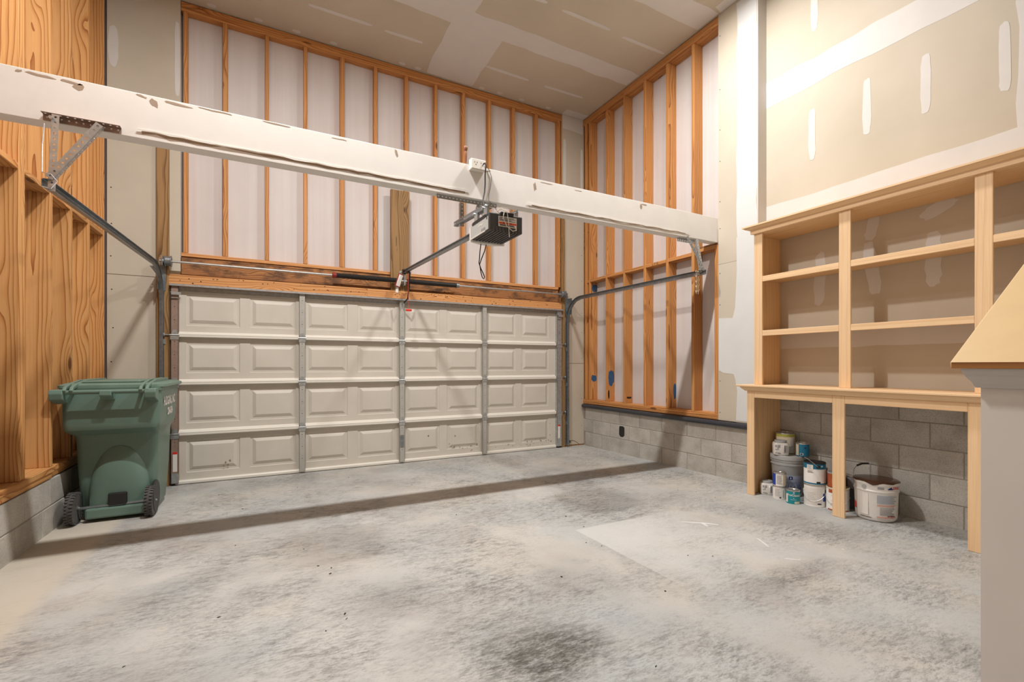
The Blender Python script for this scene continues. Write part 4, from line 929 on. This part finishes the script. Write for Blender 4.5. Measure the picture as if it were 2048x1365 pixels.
def bail(root, r, z, drop, side=0, rad=.0022, mat='tin', tilt=0, name='bail_handle'):
    """wire bail hanging down round the front of the can"""
    pts_ = []
    for k in range(17):
        t = math.pi*k/16; a = R(side-88+11*k); pts_.append(((r+.004)*math.sin(a), -(r+.004)*math.cos(a), z-drop*math.sin(t)))
    MB().tube(pts_, rad, 6).build(name, mat, root)
def can(name, x, y, z, r, h, mat, label, rim='tin', lidmat='tin', cat='paint can', group=None, spin=0):
    root = vessel(name, x, y, z, label, cat, group, spin)
    MB().lathe([(r-.001, .003), (r, 0), (r+.0015, .003), (r, .007), (r, h-.012), (r-.001, h-.010)], 32).build('body', mat, root, smooth=True)
    MB().lathe([(r-.001, h-.012), (r+.0018, h-.010), (r+.0025, h-.004), (r+.001, h), (r-.006, h), (r-.008, h-.008), (r-.012, h-.009), (r-.02, h-.009)], 32).build('rim', rim, root, smooth=True)
    MB().lathe([(r-.008, h-.0085), (r-.012, h-.003), (r-.018, h-.003), (r-.022, h-.007), (.002, h-.007)], 32).build('lid', lidmat, root, smooth=True)
    return root
def lines(root, r, a0, a1, zs, mat='print_grey', hgt=.0014, seed=0, t=.0014):
    rr_ = random.Random(seed); mb = MB()
    for z in zs: patch(mb, r, a0, a0+(a1-a0)*rr_.uniform(.7, 1), z, z+hgt, t)
    return mb.build('fine_print', mat, root, kind='stuff')
G, Q = (.083, .192), (.0545, .122)      # gallon and quart: radius, height
def jug(x, y, z, label, spin=0):
    root = vessel('paint_jug', x, y, z, label, 'paint jug', None, spin)
    def rr2(h, y0, y1, zz, r): return [(px, py, zz) for px, py, _ in [(a, b+4.9, c) for a, b, c in rrect(h, y0, y1, zz, r)]]
    MB().loft([rr2(.060, -.055, .055, 0, .03), rr2(.066, -.06, .06, .008, .032), rr2(.067, -.061, .061, .10, .032), rr2(.060, -.055, .055, .115, .035)]).build('body', 'can_white', root, smooth=True)
    MB().lathe([(.050, .115), (.050, .118), (.052, .120), (.052, .134), (.050, .137), (.044, .137), (.042, .133), (.002, .133)], 28).build('lid', 'can_grey', root, smooth=True)
    gr = MB().loft([[(.016+.038*u, -.064, .025+.070*w_) for u, w_ in q] for q in ([(.0, .12), (.12, 0), (.88, 0), (1, .12), (1, .88), (.88, 1), (.12, 1), (0, .88)],)]+[[(.016+.038*u, -.0615, .025+.070*w_) for u, w_ in [(.0, .12), (.12, 0), (.88, 0), (1, .12), (1, .88), (.88, 1), (.12, 1), (0, .88)]]])
    gr.build('hand_hole', 'print_grey', root)
    MB().tube([(.020, -.063, .030), (.017, -.075, .045), (.017, -.075, .080), (.020, -.063, .094)], .007, 8).build('grip', 'can_white', root, smooth=True)
    mb = MB()
    for k, (a, b, c, d) in enumerate([(-.05, -.038, .075, .095), (-.032, -.022, .06, .095), (-.02, -.008, .07, .098), (-.05, -.02, .05, .056), (-.05, -.008, .018, .024), (-.03, -.002, .010, .016)]): mb.box((a, -.0618, c), (b, -.0608, d))
    mb.build('fine_print', 'print_grey', root, kind='stuff'); return root
F = lambda y: fz(y)
# floor row
jug(4.272, 2.828, F(2.82), 'white plastic paint jug on the floor against the base side panel', 8).scale = (.9, .9, .95)
q1 = can('paint_can', 4.221, 2.672, F(2.67), *Q, 'can_white', 'pale grey quart can under the blue and white quart')
mb = MB(); patch(mb, Q[0], -45, 20, .012, .105); mb.build('label_panel', 'paper_white', q1); lines(q1, Q[0], -40, 10, [.03+.006*k for k in range(12)], seed=1); mb = MB(); patch(mb, Q[0], 0, 14, .014, .026, .0016); mb.build('barcode', 'print_black', q1); mb = MB(); patch(mb, Q[0], 30, 34, .02, .09, .001); mb.build('stripe', 'print_grey', q1)
q2 = can('paint_can', 4.224, 2.675, F(2.67)+Q[1]+.001, *Q, 'can_white', 'blue and white quart can stacked on a pale grey quart')
mb = MB(); patch(mb, Q[0], -100, -32, .006, .112); mb.build('label_panel', 'blue', q2); lines(q2, Q[0], -24, 26, [.02+.006*k for k in range(14)], seed=2); mb = MB(); patch(mb, Q[0], 30, 80, .006, .105, .001); mb.build('label_side', 'can_cream', q2)
q3 = can('paint_can', 4.188, 2.525, F(2.53), *Q, 'teal', 'teal quart can with white lettering standing on the floor')
bend_text('ProClassic', .026, Q[0], 6, .078, 'paper_white', q3, bold=.0006); mb = MB(); patch(mb, Q[0], -75, -48, .01, .085); mb.build('label_side', 'paper_white', q3)
mb = MB(); patch(mb, Q[0], 0, 12, .096, .108, .001); mb.build('emblem', 'pale_blue', q3); mb = MB(); patch(mb, Q[0], 2, 9, .050, .056, .001); mb.build('label_dot', 'can_cream', q3); mb = MB(); patch(mb, Q[0], 12, 62, .004, .024, .001); mb.build('label_splash', 'can_cream', q3); lines(q3, Q[0], -20, 40, [.040, .036], 'pale_blue', seed=3)
# grey five gallon bucket with things on top
bk_ = vessel('paint_bucket', 4.44, 2.730, F(2.7), 'grey five gallon bucket with blue gradient label behind the quarts', 'bucket')
HB = .388
MB().lathe([(.118, 0), (.122, .004), (.137, .29), (.138, .292), (.146, .294), (.147, .302), (.139, .306), (.140, .324), (.147, .326), (.148, .335), (.141, .338), (.142, .348)], 40).build('body', 'bucket_grey', bk_, smooth=True)
MB().lathe([(.142, .345), (.150, .345), (.151, .374), (.147, .383), (.140, .388), (.134, .383), (.002, .383)], 40).build('lid', 'bucket_grey', bk_, smooth=True)
def brad(z): return .122+.015*z/.29
for k in range(6):
    z0 = .035+.028*k; t = k/5; cmix = (.03+.45*t, .08+.46*t, .32+.38*t, 1)
    nmm = 'grad%d' % k
    flat(nmm, cmix, .45); mb = MB(); patch(mb, brad(z0), -50, 62, z0, z0+.028, .0008, brad(z0+.028)); mb.build('label_band', nmm, bk_)
bend_text('200', .066, brad(.10), 12, .098, 'pale_blue', bk_, t=.002); bend_text('PROMAR', .022, brad(.15), 8, .150, 'pale_blue', bk_, t=.002)
mb = MB(); patch(mb, brad(.18), 4, 18, .165, .195, .0016, brad(.195)); mb.build('emblem', 'navy', bk_); mb = MB(); patch(mb, brad(.18), 9, 13, .171, .187, .0024, brad(.187)); mb.build('emblem_mark', 'pale_blue', bk_)
zb_ = F(2.7)+HB
g1 = can('paint_can', 4.502, 2.792, zb_+.0005, *G, 'can_cream', 'cream gallon can with lime rim band on the grey bucket')
mb = MB(); patch(mb, G[0], -100, 100, .158, .182, .001); mb.build('paint_band', 'lime', g1); mb = MB(); patch(mb, G[0], 26, 58, .006, .150, .001); mb.build('label_panel', 'can_white', g1)
lines(g1, G[0], 28, 55, [.02+.009*k for k in range(13)], seed=5); mb = MB(); patch(mb, G[0], 58, 60, .006, .150, .0014); mb.build('label_edge', 'mark_dark', g1); bail(g1, G[0], .115, .05, 20)
jug(4.345, 2.740, zb_+.0005, 'white plastic paint jug with grey lid on the grey bucket', 6)
# stack of two gallons, quart on top
ga = can('paint_can', 4.292, 2.395, F(2.4), *G, 'can_white', 'white gallon can at the bottom of the two-gallon stack')
mb = MB(); patch(mb, G[0], -60, 42, .02, .165); mb.build('label_panel', 'paper_white', ga); mb = MB(); patch(mb, G[0], 46, 66, .05, .12, .001); mb.build('label_side', 'blue', ga); mb = MB(); patch(mb, G[0], 14, 34, .024, .034, .0016); mb.build('barcode', 'print_black', ga); lines(ga, G[0], -40, 10, [.05+.012*k for k in range(7)], seed=6); mb = MB(); patch(mb, G[0], 62, 72, .125, .15, .004); mb.build('handle_ear', 'black_plastic', ga); bail(ga, G[0], .135, .085, -12, rad=.0018)
gb = can('paint_can', 4.292, 2.397, F(2.4)+G[1]+.001, *G, 'can_white', 'teal and white gallon can on top of a white gallon', rim='black_plastic', lidmat='black_plastic')
mb = MB(); patch(mb, G[0], -110, 110, .138, .186, .001); mb.build('label_band', 'teal_blue', gb); mb = MB(); patch(mb, G[0], -110, 110, .004, .016, .001); mb.build('label_band', 'teal_blue', gb); mb = MB(); patch(mb, G[0], -42, -8, .130, .172, .0018); mb.build('tint_sticker', 'paper_white', gb); lines(gb, G[0], -36, -14, [.136+.006*k for k in range(6)], seed=7, t=.0026)
mb = MB(); patch(mb, G[0], -38, -14, .116, .119, .0016); patch(mb, G[0], -40, -8, .106, .109, .0016); mb.build('print_lines', 'print_black', gb, kind='stuff'); mb = MB(); patch(mb, G[0], 10, 30, .014, .030, .002); mb.build('barcode', 'print_black', gb); mb = MB(); patch(mb, G[0], 34, 46, .158, .170, .002); mb.build('emblem', 'pale_blue', gb)
mb = MB(); patch(mb, G[0], 10, 26, .148, .172, .004); mb.build('handle_ear', 'black_plastic', gb); MB().tube([(.0255, -.0895, .160), (.0, -.105, .185), (-.045, -.10, .222), (-.075, -.075, .235)], .0022, 6).build('bail_handle', 'tin', gb)
gq = can('paint_can', 4.465, 2.603, zb_, *Q, 'teal_blue', 'dark teal quart can on the edge of the grey bucket lid')
mb = MB(); patch(mb, Q[0], -95, -35, .006, .110); mb.build('label_side', 'can_cream', gq); mb = MB(); patch(mb, Q[0], -22, 6, .012, .030, .001); mb.build('barcode_field', 'paper_white', gq); mb = MB(); patch(mb, Q[0], -18, 0, .015, .027, .002); mb.build('barcode', 'print_black', gq); mb = MB(); patch(mb, Q[0], 14, 32, .075, .088, .001); mb.build('emblem', 'navy', gq)
# rust stained gallon with orange quart, dark pair behind
r1 = can('paint_can', 4.327, 2.226, F(2.2), *G, 'can_white', 'rust stained white gallon can behind the middle post', lidmat='can_cream', rim='can_cream')
mb = MB(); patch(mb, G[0]+.0006, -55, 60, .002, .012, .001); patch(mb, G[0], -50, -25, .150, .178, .001); mb.build('rust_stain', 'orange_can', r1); bail(r1, G[0], .12, .07, -4, rad=.0018); lines(r1, G[0], -35, 30, [.045, .060, .085, .13], 'print_lightblue', seed=8)
r2 = can('paint_can', 4.322, 2.236, F(2.2)+G[1]+.001, .062, .125, 'orange_can', 'orange brown can with grey lid on the rust stained gallon', rim='can_grey', lidmat='can_grey')
mb = MB(); patch(mb, .062, -10, 22, .088, .108, .001); mb.build('emblem', 'navy', r2); lines(r2, .062, -30, 30, [.03+.008*k for k in range(6)], 'can_cream', seed=9)
# pair seen right of the middle post
# big white bucket full of brown paint
bb = vessel('open_paint_bucket', 4.347, 1.952, F(1.92), 'large white bucket topped with spilled dark brown paint', 'bucket')
HBB = .315
MB().lathe([(.110, 0), (.120, .003), (.131, .016), (.136, .04), (.142, .225), (.143, .232), (.148, .236), (.148, .244), (.143, .248), (.144, .285), (.148, .290), (.149, HBB-.006), (.146, HBB), (.140, HBB)], 48).build('body', 'can_white', bb, smooth=True)
pt = MB(); nn = 48; rr = random.Random(3); ring0, ring1, ring2 = [], [], []
drip = [max(0, .010*math.sin(3*t)+.012*math.sin(7*t+1)+.006*rr.random()) for t in [2*math.pi*k/nn for k in range(nn)]]
for k in range(nn):
    a = 2*math.pi*k/nn; ring0.append((.1525*math.cos(a), .1525*math.sin(a), HBB-.004-drip[k]*.8)); ring1.append((.1535*math.cos(a), .1535*math.sin(a), HBB-.002)); ring2.append((.145*math.cos(a), .145*math.sin(a), HBB+.003))
ring3 = [(.09*math.cos(2*math.pi*k/nn), .09*math.sin(2*math.pi*k/nn), HBB+.004) for k in range(nn)]
pt.loft([[(p[0]*.985, p[1]*.985, p[2]) for p in ring0], ring0, ring1, ring2, ring3]); pt.build('brown_paint', 'paint_brown', bb, smooth=True, label='glossy dark brown paint dripping over the rim')
def br2(z): return .136+.006*(z-.04)/.185
mb = MB(); patch(mb, br2(.22), -46, -20, .050, .222, .0008); mb.build('label_gap', 'paper_white', bb)
lines(bb, br2(.21), 2, 62, [.150+.0045*k for k in range(15)], 'print_lightblue', .0024, 10); lines(bb, br2(.14), 2, 62, [.128, .133, .138], 'print_pink', .003, 11); lines(bb, br2(.10), 10, 58, [.060+.0065*k for k in range(10)], 'print_grey', .0026, 12); lines(bb, br2(.06), 2, 66, [.036, .041, .046], 'print_pink', .003, 13); lines(bb, br2(.03), 4, 52, [.024], 'print_grey', .001, 14)
bend_text('EXTERIOR', .013, br2(.05), 44, .0525, 'dark_red', bb, bold=.0006)
mb = MB(); patch(mb, .1445, 4, 20, .262, .280, .001); mb.build('barcode', 'print_grey', bb)
mb = MB()
for k in range(8): patch(mb, .1445, 30+k*2.0, 32+k*2.0, .262, .268+.002*min(k*1.6, 8-k if k > 5 else 8), .0012)
mb.build('bird_emblem', 'navy', bb); bend_text('EAGLE', .030, .1455, 60, .274, 'logo_red', bb, sx=.8, bold=.001)
mb = MB(); patch(mb, br2(.1), -88, -68, .15, .215, .001); mb.build('side_block', 'navy', bb); mb = MB(); patch(mb, br2(.1), -88, -64, .075, .14, .001); mb.build('side_block', 'red', bb)
mb = MB(); patch(mb, br2(.1), -32, -20, .14, .155, .002); patch(mb, br2(.1), -30, -20, .125, .137, .002); mb.build('stamp_print', 'print_grey', bb)
sl = MB(); patch(sl, br2(.04), -46, -12, .030, .034, .002); sl.build('pen_mark', 'mark_dark', bb)
MB().lathe([(.016, -.004), (.014, .006), (.006, .008)], 12, 'y', (-.075, -.128, .272)).build('handle_ear', 'tin', bb)
hp = [(-.135, -.065, .275), (-.150, -.03, .32), (-.142, .0, .38), (-.12, .01, .41), (-.09, .02, .425), (-.04, .02, .43), (.0, .025, .425), (.05, .035, .395), (.09, .05, .355), (.112, .075, .31)]
MB().tube(hp, .0024, 6).build('bail_handle', 'tin', bb); MB().tube([(-.125, .008, .405), (-.09, .02, .425), (-.045, .02, .431)], .008, 8).build('grip', 'black_plastic', bb)
# dim cans squeezed behind the posts
dk = can('paint_can', 4.485, 2.198, F(2.2), .058, .165, 'can_dark', 'charcoal can on the floor between middle post and big bucket', rim='can_dark', lidmat='can_dark')
dk2 = can('paint_can', 4.485, 2.198, F(2.2)+.166, .054, .118, 'can_dark', 'dark can with grey label stacked behind the big bucket', rim='tin', lidmat='tin'); mb = MB(); patch(mb, .054, -30, 40, .01, .105); mb.build('label_panel', 'print_grey', dk2)
dk3 = can('paint_can', 4.480, 2.452, F(2.45), .050, .18, 'can_dark', 'dark can on the floor in the gap behind the gallons', rim='can_dark', lidmat='can_dark')
dk4 = can('paint_can', 4.480, 2.452, F(2.45)+.181, *Q, 'orange_can', 'dull orange quart can wedged behind the teal gallon', rim='can_dark', lidmat='can_dark')

# ------------------------------------------------------------------ strip lights (above the view)
for k, (p, lab) in enumerate(zip(LAMPS, ['short white ceiling strip light second from the left stud wall', 'short white ceiling strip light second from the shelf wall', 'short white ceiling strip light next to the left stud wall', 'short white ceiling strip light next to the shelf wall'])):
    lh = empty('strip_light', (p[0], p[1], ZC), label=lab, cat='lamp', group='ceiling strip lights')
    MB().box((-.17, -.06, -.012), (.17, .06, 0)).build('housing', 'white_plastic', lh, bevel=.003)
    for x_ in (-.155, .155): MB().box((x_-.012, -.05, -.03), (x_+.012, .05, -.012)).build('end_cap', 'white_plastic', lh, bevel=.003)
bpy.context.view_layer.update()
